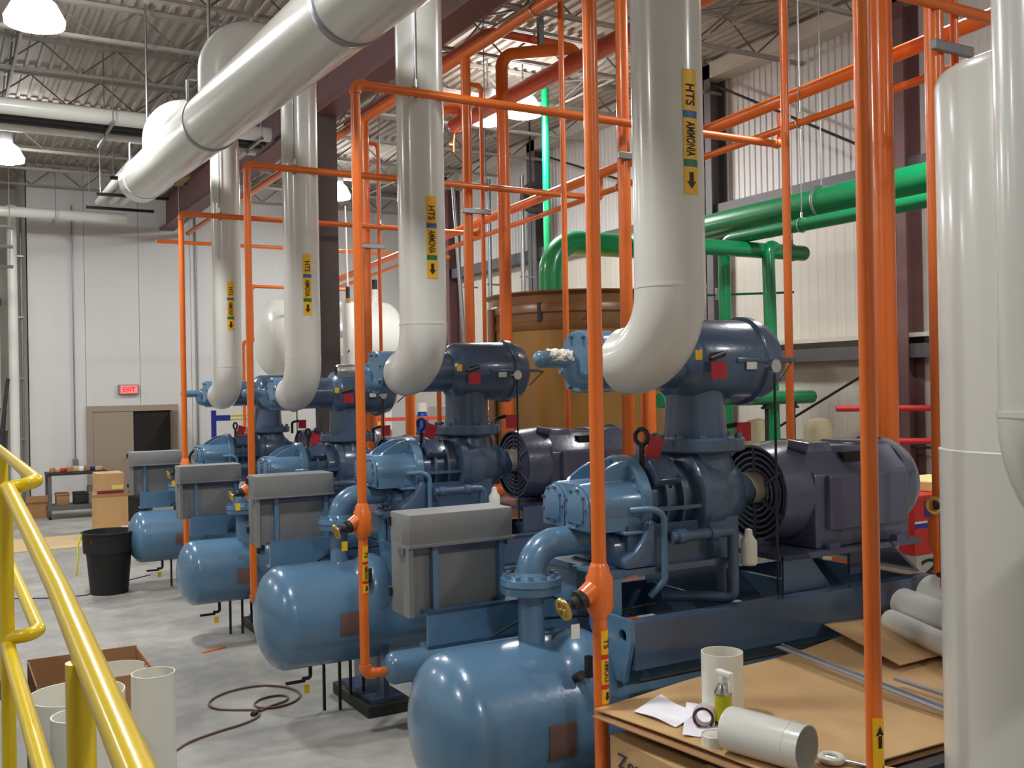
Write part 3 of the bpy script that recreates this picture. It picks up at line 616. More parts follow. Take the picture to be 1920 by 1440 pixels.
# ================================================================== orange pipework
OX = 2.405
ORL = {1: 'orange pipe riser with a valve, nearest of the four in front of the compressors',
       2: 'second nearest orange pipe riser with a valve, its foot turning into a blue oil cooler',
       3: 'orange pipe riser in front of the third compressor',
       4: 'orange pipe riser in front of the farthest compressor, leftmost'}
for k in (1, 2, 3, 4):
    y = WK[k] - .16
    t = thing('orange_riser', ORL[k], 'pipe', (OX, y, 0), 'orange oil-cooler lines')
    run(t, [(.14, 0, .43), (0, 0, .43), (0, 0, 4.29), (6.2 - OX, 0, 4.29), (6.2 - OX, 0, 4.55)], .031, .05, ORANGE, 1.25)
    vb = MB().lathe((0, 0, 1.32), (0, 0, 1), [(0, .034), (.02, .048), (.05, .058), (.17, .058), (.19, .046), (.21, .044), (.23, .033)], 28).build('valve_body', ORANGE, t)
    MB().cyl((-.02, 0, 1.45), (-.085, 0, 1.41), .045, .04, n=20).build('bonnet_neck', ORANGE, vb)
    MB().lathe((-.08, 0, 1.41), (-1, 0, -.35), [(0, .042), (.03, .044), (.035, .028), (.06, .026), (.07, .012), (.10, .011)], 20).build('bonnet', DARK, vb)
    MB().torus((-.18, 0, 1.375), (-1, 0, -.35), .04, .011, 20, 8).cyl((-.18, -.04, 1.375), (-.18, .04, 1.375), .007, n=8).cyl((-.166, 0, 1.335), (-.194, 0, 1.415), .007, n=8).build('handwheel', BRASS, vb)
    MB().box(-.15, -.11, -.012, -.008, 1.25, 1.31).build('tag', WTAG if k == 1 else TAGY, vb, smooth=False, label='hanging tag')
    pipe_label(t, .031, 1.27, [(.10, LABY, ('TS', .35, .75)), (.02, LABR, None), (.105, LABY, ('AMMONIA', .06, .94)), (.02, LABR, None), (.06, LABY, '>')], ang=.25, hw=.75, text_hw=.4)
    if k > 1: hanger(t, .43, 0, 4.29, .031); hanger(t, 2.4, 0, 4.29, .031)
y = 2.06
t = thing('orange_riser', 'orange pipe standing right in front of the cardboard-topped table, with a yellow arrow marker', 'pipe', (OX, y, 0), 'orange oil-cooler lines')
MB().cyl((0, 0, 0), (0, 0, 4.6), .025, n=20).build('pipe', ORANGE, t)
pipe_label(t, .025, 1.30, [(.11, LABY, '<'), (.12, LABY, ('TS', .25, .8)), (.02, LABR, None), (.12, LABY, ('AMMONIA', .06, .94))], ang=-.25, hw=.8, text_hw=.45)
# B: risers to the upper header A
for k in (1, 2, 3, 4):
    y = WK[k] - (.12 if k == 1 else .02)
    t = thing('orange_discharge_riser', ('orange riser with a grey pipe clip left of the wide white column', 'orange riser with a grey pipe clip behind the nearest white riser', 'orange riser with a grey pipe clip just right of the second white riser', 'orange riser with a grey pipe clip between the third and second white risers')[k - 1], 'pipe', (4.67, y, 0), 'orange risers with pipe clips')
    MB().cyl((0, 0, .35), (0, 0, 5.62), .05, n=24).build('pipe', ORANGE, t)
    run(t, [(.17, 0, .5), (.17, 0, 5.35), (.02, 0, 5.35)], .022, .05, ORANGE, 1.25, 14, 'companion_pipe')
    MB().box(-.1, .22, -.085, -.05, 4.03, 4.085).build('pipe_clip', STEEL, t, .006, False)
    if k == 1:
        MB().lathe((0, 0, 1.35), (0, 0, 1), [(0, .05), (.06, .075), (.18, .075), (.25, .05)], 24).build('swage', ORANGE, t)
        MB().cyl((0, -.02, 1.69), (-.16, -.12, 1.65), .028, n=16).build('branch', ORANGE, t)
        MB().cyl((-.16, -.12, 1.66), (-.16, -.12, 1.0), .018, n=14).build('drop_leg', ORANGE, t)
        MB().lathe((-.16, -.12, 1.65), (-1, -.3, 0), [(0, .03), (.05, .032), (.055, .015), (.09, .012)], 16).build('bonnet', DARK, t)
        MB().torus((-.26, -.15, 1.65), (-1, -.3, 0), .036, .011, 20, 8).build('handwheel', BRASS, t)
        MB().box(-.24, -.19, -.17, -.166, 1.52, 1.59).build('tag', TAGY, t, smooth=False, label='yellow tag')
        for z in (1.15, 1.3): MB().torus((-.16, -.12, z - .02), (0, 0, 1), .024, .012, 16, 8).build('union', DARK, t)
t = thing('orange_header', 'long orange overhead pipe that the clipped risers join, rising to the top of the photo', 'pipe', (4.67, 0, 5.64))
MB().cyl((0, -1, 0), (0, 21.8, 0), .05, n=24).build('pipe', ORANGE, t)
for y in (7.6, 10.1, 12.9): MB().torus((0, y, 0), (0, 1, 0), .058, .007, 20, 6).build('clevis', CHROME, t); MB().cyl((0, y, .06), (0, y, HT - 5.64), .007, n=6).build('hanger_rod', STEEL, t)
# C: large relief risers to the shade-tinted orange header
CX = 5.72
for k in (1, 2, 3, 4):
    y = WK[k] + 1.09
    t = thing('large_orange_riser', ('thick orange riser left of the maroon wall column', 'thick orange riser in front of the amber tank at its right edge', 'thick orange riser crossing the left edge of the amber tank', 'thick orange riser behind the second white elbow')[k - 1], 'pipe', (CX, y, 0), 'thick orange risers')
    run(t, [(-.5, 0, 1.1), (0, 0, 1.1), (0, 0, 6.12), (.62, -.62, 6.12), (.62, -.62, 5.98)], .071, .14, ORANGE, 1.03)
    MB().box(.30, .36, -.36, -.30, 6.18, HT).build('hanger_strut', STEEL, t, smooth=False)
t = thing('large_orange_header', 'thick orange header with shade in its paint below the roof, with a domed end cap', 'pipe', (6.3, 0, 5.93))
MB().cyl((0, -2, 0), (0, 12.4, 0), .105, n=32).build('pipe', ORANGE_SHADE, t)
MB().lathe((0, 12.38, 0), (0, 1, 0), [(0, .108), (.06, .106), (.12, .085), (.15, .05), (.16, 0)], 32).build('end_cap', ORANGE_SHADE, t)
MB().tube(fillet([(0, 12.46, -.08), (0, 12.5, -.22), (.0, 12.5, -.36)], .02), .016, 10).build('drain_cock', ORANGE, t)
MB().box(-.07, .0, 12.48, 12.5, -.27, -.25).build('cock_lever', BRASS, t, smooth=False)
t = thing('orange_loop', 'orange pipe loop under the roof above the thick orange header', 'pipe', (0, 0, 0))
run(t, [(5.5, 14.5, 6.33), (5.5, 9.98, 6.33), (6.6, 9.98, 6.33), (6.6, 9.98, 6.0)], .05, .10, ORANGE_SHADE, 1.05)
# D: thin orange drops
for k in (1, 2, 3):
    y = WK[k] + 1.2
    t = thing('thin_orange_drop', ('thin orange vertical pipe in front of the two green drops', 'thin orange vertical pipe in front of the amber tank', 'thin orange vertical pipe hidden behind the second white riser')[k - 1], 'pipe', (4.9, y, 0), 'thin orange drops')
    run(t, [(0, 0, 1.0), (0, 0, 5.9), (-.45, 0, 5.9), (-.45, 2.0, 5.9)], .027, .06, ORANGE, 1.2, 16)
    MB().cyl((0, 0, 5.93), (0, 0, HT), .006, n=6).build('hanger_rod', STEEL, t)
# E: mid-height headers that the cooler lines join
def line3(t, a, b, r, mat, n=20, name='pipe'): return MB().cyl(a, b, r, n=n).build(name, mat, t)
t = thing('orange_mid_header', 'upper and thicker of the two long parallel orange pipes along the right side', 'pipe', (6.2, 0, 0))
line3(t, (0, 1.5, 4.84), (0, 19, 4.15), .055, ORANGE, 24)
t = thing('orange_mid_header', 'lower and thinner of the two long parallel orange pipes along the right side', 'pipe', (6.13, 0, 0))
line3(t, (0, 1.5, 4.53), (0, 19, 4.0), .03, ORANGE, 18)
for y in (5.9, 8.4): hanger(t, 0, y, 4.53 - (y - 1.5) * .0303, .03)
# small far orange lines by the white receiver
t = thing('far_orange_line', 'thin orange pipe with a square drop at the left end of the white receiver', 'pipe', (0, 0, 0))
run(t, [(4.05, 15.2, 0), (4.05, 15.2, 3.03), (4.19, 15.2, 3.03), (4.19, 15.2, 3.88), (5.7, 15.2, 3.88)], .025, .04, ORANGE, 1.3, 12)
t = thing('far_orange_line', 'long thin orange pipe crossing in front of the far wall above the white receiver', 'pipe', (0, 0, 0))
run(t, [(3.05, 16.5, 4.68), (8.2, 16.5, 4.68)], .03, .04, ORANGE, 1.3, 12)
for x in (3.4, 5.6, 7.8): hanger(t, x, 16.5, 4.68, .03)

# ================================================================== green pipework
t = thing('green_header', 'thick green header along the right wall, mitred near end, elbow into the amber tank', 'pipe', (0, 0, 0))
MB().cyl((8.1, 5.9, 4.18), (8.1, 10.9, 4.15), .155, n=36).build('header_pipe', GREEN, t)
MB().tube(fillet([(8.1, 5.95, 4.18), (8.1, 5.35, 4.18), (8.7, 4.9, 4.0)], .12, 3), .155, 36).build('mitred_end', GREEN, t, smooth=False)
MB().tube(fillet([(6.77, 10.75, 3.2), (6.77, 10.75, 4.12), (8.15, 10.75, 4.12)], .42, 14), .155, 36).build('tank_elbow', GREEN, t)
MB().lathe((6.77, 10.75, 3.62), (0, 0, 1), [(0, .158), (.012, .158)], 36).build('weld_band', GREEN, t)
MB().torus((8.1, 7.5, 4.175), (0, 1, 0), .16, .016, 30, 8).build('pipe_strap', STEEL, t)
MB().cyl((8.1, 7.5, 4.34), (8.1, 7.5, HT), .008, n=6).build('hanger_rod', STEEL, t)
t = thing('green_branch', 'green branch pipe below the thick header dropping beside the nearest strainer', 'pipe', (0, 0, 0))
MB().tube(fillet([(7.7, 4.5, 3.89), (7.7, 8.57, 3.89), (7.7, 8.57, .2)], .16, 10), .068, 24).build('pipe', GREEN, t); hanger(t, 7.7, 7.4, 3.89, .068)
t = thing('green_capped_pipe', 'green pipe with a capped end and an elbow dropping to the lower green pipe', 'pipe', (0, 0, 0))
MB().cyl((6.6, 8.2, 3.74), (8.55, 8.2, 3.74), .085, n=28).build('pipe', GREEN, t)
MB().lathe((8.54, 8.2, 3.74), (1, 0, 0), [(0, .086), (.03, .08), (.05, .05), (.055, 0)], 28).build('end_cap', GREEN, t)
MB().tube(fillet([(8.15, 8.2, 3.76), (7.93, 8.12, 3.80), (7.93, 8.05, .2)], .10, 8), .07, 24).build('drop_pipe', GREEN, t)
hanger(t, 8.38, 8.2, 3.74, .085)
t = thing('green_lower_pipe', 'green lower horizontal pipe with a rounded end, behind the nearest suction strainer', 'pipe', (0, 0, 0))
MB().cyl((6.3, 8.0, 2.12), (8.42, 8.0, 2.12), .075, n=28).build('pipe', GREEN, t)
MB().lathe((8.41, 8.0, 2.12), (1, 0, 0), [(0, .075), (.03, .07), (.06, .045), (.07, 0)], 28).build('end_cap', GREEN, t)
for x in (7.75, 8.15): MB().lathe((x, 8.0, 2.0), (0, 0, 1), [(0, .06), (.02, .06), (.03, .04), (.08, .04)], 16).build('valve', DARK, t); MB().cyl((x, 8, 2.0), (x, 8, .1), .02, n=10).build('valve_leg', DARK, t)
tag(MB().cyl((7.7, 12.3, 0), (7.7, 12.3, HT), .055, n=20).build('green_vertical_pipe', GREEN), 'thin green vertical pipe rising to the roof behind the green tank elbow', 'pipe')
t = thing('green_sprinkler_line', 'thin green horizontal line with small valves crossing above the amber tank', 'pipe', (0, 0, 0))
MB().cyl((6.9, 9.9, 3.32), (8.6, 8.4, 3.32), .014, n=10).build('pipe', GREEN, t)
for q in (.25, .62): MB().cyl((6.9 + 1.7 * q, 9.9 - 1.5 * q, 3.26), (6.9 + 1.7 * q, 9.9 - 1.5 * q, 3.40), .03, n=10).build('valve', CHROME, t)
# tanks behind the green drops
for i, (x, y) in enumerate(((8.35, 8.75), (8.85, 8.3))):
    tag(MB().lathe((x, y, 0), (0, 0, 1), [(0, .17), (1.75, .17), (1.84, .13), (1.87, 0)], 28).build('filter_tank', pm('beige_tank_%d' % i, (190, 176, 140), .5)), ('beige upright filter tank between the two green drops', 'beige upright filter tank right of the green drops')[i], 'tank', 'beige filter tanks')

# ================================================================== amber tank, white receiver
t = thing('storage_tank', 'large amber fibreglass storage tank with a flared rim', 'tank', (7.2, 10.75, 0))
MB().lathe((0, 0, 0), (0, 0, 1), [(0, 1.15), (2.95, 1.15)], 72, False).build('shell', FRP, t)
MB().lathe((0, 0, 2.95), (0, 0, 1), [(0, 1.152), (.04, 1.17), (.10, 1.17), (.12, 1.155), (.20, 1.155), (.22, 1.175), (.30, 1.175), (.33, 1.155), (.42, 1.16), (.455, 1.22), (.47, 1.22), (.475, 1.1)], 72, False).build('rim', FRPD, t)
MB().lathe((0, 0, 3.40), (0, 0, 1), [(0, 1.16), (.05, .9), (.10, 0)], 72, False).build('lid', FRP, t)
for a in (3.7, 5.2):
    MB().cyl((1.16 * math.cos(a), 1.16 * math.sin(a), 3.28), (1.16 * math.cos(a), 1.16 * math.sin(a), 3.05), .03, n=10).build('lid_latch', DARK, t)
    for z in (2.98, 3.12): MB().cyl((1.15 * math.cos(a + .5), 1.15 * math.sin(a + .5), z), (1.27 * math.cos(a + .5), 1.27 * math.sin(a + .5), z), .012, n=8).build('rung', DARK, t)
MB().cyl((-1.18, .22, 0), (-1.18, .22, 3.25), .05, n=14).build('overflow_pipe', pm('tan_pipe', (140, 108, 84), .5), t)
t = thing('receiver_vessel', 'white horizontal receiver vessel with domed ends behind the dark column', 'vessel', (5.85, 16.3, 3.15))
prof = [(0, 0)] + [(.32 * (1 - math.cos(PI / 2 * i / 10)), .64 * math.sin(PI / 2 * i / 10)) for i in range(1, 11)]
prof += [(2.55 - p[0], p[1]) for p in prof[::-1]]
MB().lathe((-1.3, 0, 0), (1, 0, 0), prof, 48).build('shell', WHITE2, t)
for x in (-.8, .8): MB().box(x - .06, x + .06, -.5, .5, -3.15, -.4).build('support_leg', WHITE2, t, smooth=False)
MB().cyl((.75, -.1, .6), (.75, -.1, .85), .06, n=16).build('nozzle', WHITE2, t); MB().cyl((.75, -.1, .85), (.75, -.1, 1.02), .045, n=12).build('relief_valve', DARK, t)
t = thing('level_column', 'white upright level column with a brass valve in front of the receiver vessel', 'column', (5.28, 14.0, 0))
MB().cyl((0, 0, 1.0), (0, 0, 3.55), .085, n=24).build('column', WHITE2, t)
for z in (2.15, 2.5, 2.85): MB().cyl((-.03, -.09, z), (-.03, -.08, z), .014, n=8).build('sight_port', DARK, t)
MB().cyl((0, 0, 3.55), (0, 0, 3.63), .04, n=12).build('brass_union', BRASS, t); MB().cyl((0, 0, 3.63), (0, 0, 3.8), .03, n=10).build('valve', DARK, t); MB().cyl((0, 0, 3.8), (0, .05, 5.0), .012, n=6).build('vent_line', WHITE2, t)
for z in (2.3, 2.75, 3.1): MB().cyl((-.02, 0, z), (-.35, .4, z), .05, n=12).build('tie_pipe', WHITE2, t)

# ================================================================== overhead services at far left
def along_x(name, label, y, z, r, x0, x1, mat, grp=None, extra=None):
    t = thing(name, label, 'pipe', (0, y, z), grp)
    MB().cyl((x0, 0, 0), (x1, 0, 0), r, n=20).build('pipe', mat, t)
    x = x0 + .4
    while x < x1:
        MB().box(x - .02, x + .02, -.3, .3, -r - .05, -r - .01).build('strut', STEEL, t, smooth=False); MB().cyl((x, -.25, -r), (x, -.25, HT - z), .008, n=6).build('hanger_rod', STEEL, t); x += 1.9
    return t
along_x('overhead_pipe', 'white insulated overhead pipe crossing below the upper left lamp, nearer one', 13.8, 5.86, .10, -6, 4.1, WHITE2, 'white overhead pipes')
along_x('overhead_pipe', 'white overhead pipe with a tan label crossing below the upper left lamp, lower one', 14.55, 5.80, .07, -6, 4.1, WHITE2, 'white overhead pipes')
along_x('overhead_pipe', 'white overhead pipe running along the top of the far wall', 20.9, 5.72, .10, -6, 3.3, WHITE2, 'white overhead pipes')
for i, y in enumerate((14.05, 14.28)): tag(MB().cyl((-6, y, 5.84), (4.1, y, 5.84), .08, n=12).build('dark_gap_tube', DARK), ('dark tube for the dark gap between the white overhead pipes, nearer one', 'dark tube for the dark gap between the white overhead pipes, farther one')[i], 'cable', 'dark gap tubes')  # dark tubes stand in for the dark gap between the pipes
t = thing('pipe_rack', 'trapeze rack of short white conduits beside the end of the thick white header', 'rack', (2.46, 18.5, 5.72))
for j, y in enumerate((-1.4, .1, 1.5)): MB().box(0, 1.2, y - .03, y + .03, .0, .05).build('trapeze_strut', DARK, t, smooth=False); MB().cyl((.06, y, .05), (.06, y, HT - 5.67), .01, n=6).build('hanger_rod', STEEL, t)
for j in range(3): MB().cyl((.2 + .2 * j, -2.4, .115), (.2 + .2 * j, 1.4, .115), .065, n=14).build('conduit', WHITE2, t)
t = thing('pipe_rack', 'trapeze rack of stubby white pipes at the left edge in front of the far corner', 'rack', (.75, 19.5, 5.2))
for j, z in enumerate((.0, -.35, -.7)): MB().box(-.7, .45, -.03, .03, z, z + .05).build('trapeze_strut', DARK, t, smooth=False)
for j in range(4): MB().tube(fillet([(-.5 + .22 * j, 1.0, .1), (-.5 + .22 * j, -.2, .1), (-.5 + .22 * j, -.2, -.3 - .1 * j)], .06), .05, 12).build('pipe', WHITE2, t)
for x in (-.6, .4): MB().cyl((x, 0, -.7), (x, 0, HT - 5.2), .01, n=6).build('hanger_rod', STEEL, t)

# ================================================================== yellow guard rail and platform
RA, RB = .207, .305
t = thing('guard_rail', 'yellow tubular guard rail running toward the viewer at the lower left', 'railing', (0, 0, 0))
yc = 3.98
MB().tube([(RA - .005, .75, 1.80), (RA + .02, 2.4, 1.87), (RA + .01, yc - .05, 1.965)], .024, 20).build('top_rail', YEL, t)
MB().tube([(RA, .75, 1.41), (RA, yc, 1.41)], .024, 20).build('mid_rail', YEL, t)
for y in (1.86, yc): MB().cyl((RA, y, .8), (RA, y, 1.84 if y < 2 else 1.965), .024, n=20).build('post', YEL, t)
for z in (1.98, 1.45): MB().tube(fillet([(RA, yc, z - .015), (RB, yc - .10, z + .012), (RB + .0, 9.0, z + .012)], .03, 8), .024, 20).build('return_rail', YEL, t)
for y in (6.0, 8.5): MB().cyl((RB, y, .8), (RB, y, 1.98), .024, n=16).build('post', YEL, t)
pl = struct(MB().box(-2.5, .16, -1.5, 9.2, .72, .80).build('floor_platform', GIRT, smooth=False))
for y in (-1.0, 4.0, 8.8): MB().box(-.2, -.1, y, y + .1, 0, .72).build('platform_leg', GIRT, pl, smooth=False)
MB().box(.16, .26, -1.5, 4.05, .70, .80).box(.16, .36, 5.9, 9.2, .70, .80).build('toe_channel', GIRT, pl, smooth=False)

# ================================================================== floor things
# trash can
t = thing('trash_can', 'black plastic trash can with a flared rim on the concrete floor', 'trash can', (1.70, 12.35, 0))
MB().lathe((0, 0, 0), (0, 0, 1), [(.02, 0), (.0, .205), (.47, .245), (.475, .275), (.68, .285), (.69, .30), (.71, .30), (.71, .28), (.60, .262), (.05, .2), (.05, 0)], 40, False).build('body', BLACK, t)
MB().box(-.22, -.16, -.19, -.185, .61, .63, Matrix.Rotation(.0, 4, 'Z')).build('red_mark', LABR, t, smooth=False)
m = MB(); m.tube([(-.29, -.05, .70), (-.34, -.10, .58), (-.345, -.14, .42), (-.37, -.15, .25)], .012, 6); m.build('caution_tape', pm('caution_tape_yellow', (214, 206, 60), .5), t, label='strip of yellow caution tape')
# carton behind the can
t = thing('tall_carton', 'tall brown carton with a smaller carton on top behind the trash can', 'carton', (2.38, 17.1, 0))
MB().box(-.23, .23, -.3, .3, 0.012, .70).build('body', CARD, t, .004, False)
MB().box(-.30, .30, -.31, -.29, .67, .71).build('flap', CARD2, t, smooth=False)
MB().box(.12, .22, -.305, -.301, .05, .2).build('paper_patch', PAPER, t, smooth=False)
t = thing('carton', 'small brown carton with a yellow strip standing on the tall carton', 'carton', (2.36, 17.1, .70))
MB().box(-.2, .2, -.25, .25, 0, .33).build('body', CARD, t, .004, False); MB().box(-.2, .2, -.252, -.25, .01, .06).build('red_band', pm('dark_red_band', (120, 40, 36), .7), t, smooth=False)
MB().box(.02, .19, -.254, -.251, .08, .14).build('yellow_strip', pm('pale_yellow_strip', (226, 214, 110), .7), t, smooth=False)
# cart with clutter
t = thing('utility_cart', 'dark utility cart with a cluttered top against the far wall', 'cart', (2.25, 20.3, 0))
MB().box(-.52, .52, -.3, .3, .80, .84).build('top_shelf', DARK, t, smooth=False); MB().box(-.52, .52, -.3, .3, .16, .24).build('bottom_shelf', GIRT, t, smooth=False)
for x in (-.48, .48):
    for y in (-.26, .26): MB().box(x - .03, x + .03, y - .03, y + .03, .1, .84).build('leg', GIRT, t, smooth=False); MB().cyl((x - .02, y, .05), (x + .02, y, .05), .05, n=12).build('caster', BLACK, t)
for i in range(9):
    x = 2.25 - .42 + .1 * i; mt = (CARD2, WOOD, RED, CARD2, WOOD, PAPER, CARD2, PBLUE, WOOD)[i]; h = .07 + .06 * random.random()
    M = Matrix.Translation((x, 20.2 + .15 * random.random(), .845 + h / 2)) @ Matrix.Rotation(random.random() * 2, 4, 'Z')
    tag(MB().box(-.055, .055, -.04, .04, -h / 2, h / 2, M).build('workshop_scrap', mt, None, .012), ('crumpled brown scrap', 'pale wood offcut', 'red tool pouch', 'brown packing scrap', 'short wood block', 'white paper wad', 'small brown box', 'blue-marked packet', 'thin wood offcut')[i] + ' in the clutter on the utility cart, number %d from its left end' % (i + 1), 'scrap', 'clutter on the utility cart')
for i, (x, mt, lb) in enumerate(((2.0, CARD2, 'brown box on the lower shelf of the utility cart'), (2.3, DARK, 'dark toolbox on the lower shelf of the utility cart'), (2.55, GREY, 'grey bin on the lower shelf of the utility cart'))):
    tag(MB().box(x - .11, x + .11, 20.15, 20.45, .24, .24 + .22 + .1 * (i == 2)).box(x - .12, x + .12, 20.14, 20.46, .42, .45).build('storage_box', mt, None, .01), lb, 'box', 'boxes on the utility cart')
t = thing('carton', 'open brown carton on the floor left of the utility cart', 'carton', (1.62, 20.6, 0))
MB().box(-.2, .2, -.2, .2, 0, .34).box(-.22, .22, -.22, -.2, .30, .42).build('body', CARD2, t, smooth=False)
t = thing('shop_vacuum', 'dark shop vacuum with a red lid beside the tall carton', 'vacuum', (3.0, 18.2, 0))
MB().lathe((0, 0, .08), (0, 0, 1), [(0, .16), (.02, .19), (.4, .19), (.42, .2), (.45, .2), (.58, .14), (.62, 0)], 24).build('drum', DARK, t)
MB().box(.05, .28, -.05, .05, .52, .60).build('handle', RED, t, .015); MB().tube(fillet([(.2, -.1, .5), (.15, -.3, .3), (.05, -.3, .0)], .1), .025, 10).build('hose', BLACK, t)
# floor board, cords, scrap strip
tag(MB().box(.9, 2.9, 16.2, 17.6, .0, .012).build('plywood_sheet', WOOD, None, 0, False), 'pale plywood sheet lying on the floor under the tall carton', 'board')
tag(MB().tube([(.7, 12.6, .006), (1.1, 12.35, .006), (1.45, 12.3, .006), (1.9, 12.9, .006), (2.3, 13.2, .006)], .006, 6).build('floor_cable', DARK), 'thin dark cable on the floor behind the trash can', 'cable')
hp = [(1.26, 6.6), (1.40, 6.75), (1.60, 6.85), (1.80, 6.92), (1.93, 7.02), (1.95, 7.16), (1.83, 7.25), (1.72, 7.35), (1.70, 7.5), (1.80, 7.65), (1.98, 7.74), (2.18, 7.72), (2.32, 7.55), (2.34, 7.35), (2.24, 7.2), (2.10, 7.15), (2.0, 7.2), (1.98, 7.3), (2.06, 7.4), (2.18, 7.42), (2.24, 7.36), (2.20, 7.26), (2.08, 7.2), (1.96, 7.12)]
def smooth_path(P, z, n=5):
    out = []
    for i in range(len(P) - 1):
        p0, p1, p2, p3 = (Vector((*P[max(0, min(len(P) - 1, i + d))], z)) for d in (-1, 0, 1, 2))
        for k in range(n):
            u = k / n; out.append(.5 * ((2 * p1) + (p2 - p0) * u + (2 * p0 - 5 * p1 + 4 * p2 - p3) * u * u + (3 * p1 - p0 - 3 * p2 + p3) * u ** 3))
    out.append(Vector((*P[-1], z))); return out
t = thing('air_hose', 'thin brown hose looped on the concrete floor beside the second vessel', 'hose', (0, 0, 0))
MB().tube(smooth_path(hp, .009), .008, 8).build('hose', HOSE, t); MB().cyl((1.96, 7.12, .014), (1.90, 7.06, .014), .018, n=10).build('coupler', DARK, t)
tag(MB().box(-.11, .11, -.018, .018, 0, .012, Matrix.Translation((2.10, 9.05, 0)) @ Matrix.Rotation(.35, 4, 'Z')).build('plastic_strip', pm('orange_strip', (232, 110, 50), .5), None, .004), 'small orange strip lying on the open concrete floor', 'strip')
# jackets standing at lower left
def pvc(x, y, r, h, label, mat=PVC, th=.006, cut=0.):
    o = MB().lathe((0, 0, 0), (0, 0, 1), [(0, r), (h, r), (h, r - th), (.01, r - th)], 40, False)
    if cut: o.v = [(a, b, c + (cut * a / r if c > h * .5 else 0)) for a, b, c in o.v]
    o = o.build('pvc_jacket', mat); o.location = (x, y, 0); return tag(o, label, 'pipe cover', 'ivory jackets at the lower left')
pvc(.92, 5.25, .105, .90, 'ivory plastic jacket tube standing right of the yellow rail')
pvc(.56, 5.15, .12, .78, 'ivory plastic jacket tube standing left of the shaded yellow post')
pvc(.62, 5.75, .24, .72, 'widest ivory plastic jacket tube standing behind the others at the lower left')
pvc(.79, 5.9, .06, .62, 'slim ivory jacket tube between the yellow rail and the open box')
t = thing('open_carton', 'open brown carton with a round ivory jacket inside behind the yellow rail', 'carton', (.88, 7.35, 0))
m = MB(); m.box(-.36, .36, -.36, -.35, 0, .44).box(-.36, .36, .35, .36, 0, .46).box(-.36, -.35, -.35, .35, 0, .45).box(.35, .36, -.35, .35, 0, .45).box(-.36, .36, -.36, .36, 0, .01).build('walls', CARD2, t, smooth=False)
o = MB().lathe((0, 0, 0), (0, 0, 1), [(.0, .2), (.40, .2), (.40, .194), (.0, .194)], 40, False).build('pvc_jacket', PVC); o.location = (1.04, 7.3, .02); tag(o, 'round ivory jacket standing inside the open brown carton', 'pipe cover', 'ivory jackets at the lower left')

# ================================================================== table with cardboard
TZ = .95
# table top outline (near-left, far-left, far-right, near-right)
t = thing('work_table', 'work table with a dark steel edge under the brown cardboard', 'table', (0, 0, 0))
edge = [(2.44, 3.40), (4.70, 3.62), (4.70, 2.36), (2.50, 2.34)]
MB().prism([(a, b, TZ - .07) for a, b in edge], (0, 0, .05)).build('table_top', DARK, t, smooth=False)
for a, b in ((2.95, 3.3), (4.6, 3.5), (4.6, 2.46), (2.62, 2.46)): MB().box(a - .03, a + .03, b - .03, b + .03, 0, TZ - .07).build('leg', DARK, t, smooth=False)
def sheet(name, label, quad, z, mat, bumps, nx=22, ny=16, th=.005, parent=None):
    A, B, C, D = [Vector(q) for q in quad]; m = MB(); V = []
    for l in (0, 1):
        for i in range(nx + 1):
            for j in range(ny + 1):
                u, v = i / nx, j / ny; p = A * (1 - u) * (1 - v) + B * (1 - u) * v + C * u * v + D * u * (1 - v)
                V.append((p.x, p.y, z + bumps(u, v) + l * th))
    F = []; s = (nx + 1) * (ny + 1); W = ny + 1
    for i in range(nx):
        for j in range(ny):
            a = i * W + j; F += [(a, a + W, a + W + 1, a + 1), (s + a, s + a + 1, s + a + W + 1, s + a + W)]
    for i in range(nx): a = i * W; F += [(a, s + a, s + a + W, a + W)]; a += ny; F += [(a, a + W, s + a + W, s + a)]
    for j in range(ny): F += [(j, j + 1, s + j + 1, s + j)]; a = nx * W + j; F += [(a, s + a, s + a + 1, a + 1)]
    m.add(V, F); o = m.build(name, mat, parent)
    if label: tag(o, label, 'cardboard')
    return o
sheet('cardboard_sheet', 'large brown cardboard sheet covering the work table', [(2.47, 2.42), (2.34, 3.44), (4.72, 3.74), (4.72, 2.42)], TZ - .012, CARD,
      lambda u, v: .014 + .05 * max(0, v - .6) * math.sin(u * 6) ** 2 + .006 * math.sin(7 * u + 3 * v))
sheet('cardboard_sheet', 'second cardboard sheet underneath, its edge showing along the left side of the table', [(2.44, 2.40), (2.31, 3.41), (4.4, 3.6), (4.4, 2.44)], TZ - .028, CARD2, lambda u, v: .012 + .004 * math.sin(9 * u + v))
sheet('cardboard_flap', 'raised cardboard flap at the back of the table behind the orange pipe', [(3.82, 3.12), (4.02, 3.76), (4.70, 3.82), (4.70, 3.15)], TZ + .016, CARD, lambda u, v: .016 + .035 * v * (1 - u))
# box under / in front of the table
t = thing('supply_box', 'brown printed supply box with a white shipping label at the left end of the table', 'box', (2.36, 2.90, 0))
MB().box(0, .36, 0, .46, .12, .872).build('body', CARD, t, .005, False)
lb = MB().box(-.003, .001, .17, .43, .42, .74).build('shipping_label', PAPER, t, smooth=False, label='white shipping label')
flat_build(put_text('Zeston 2', lambda a, b: (-.006, .40 - .36 * a, .76 + .06 * b - .0)), 'lettering', INKB, t)
for i in range(5): MB().box(-.005, -.003, .17, .38, .50 + .045 * i, .512 + .045 * i).build('printed_line', GREY, lb, smooth=False)
tag(MB().box(2.36, 2.75, 2.88, 3.38, 0, .12).build('pallet_block', WOOD, None, .004, False), 'wooden base under the printed supply box', 'board')
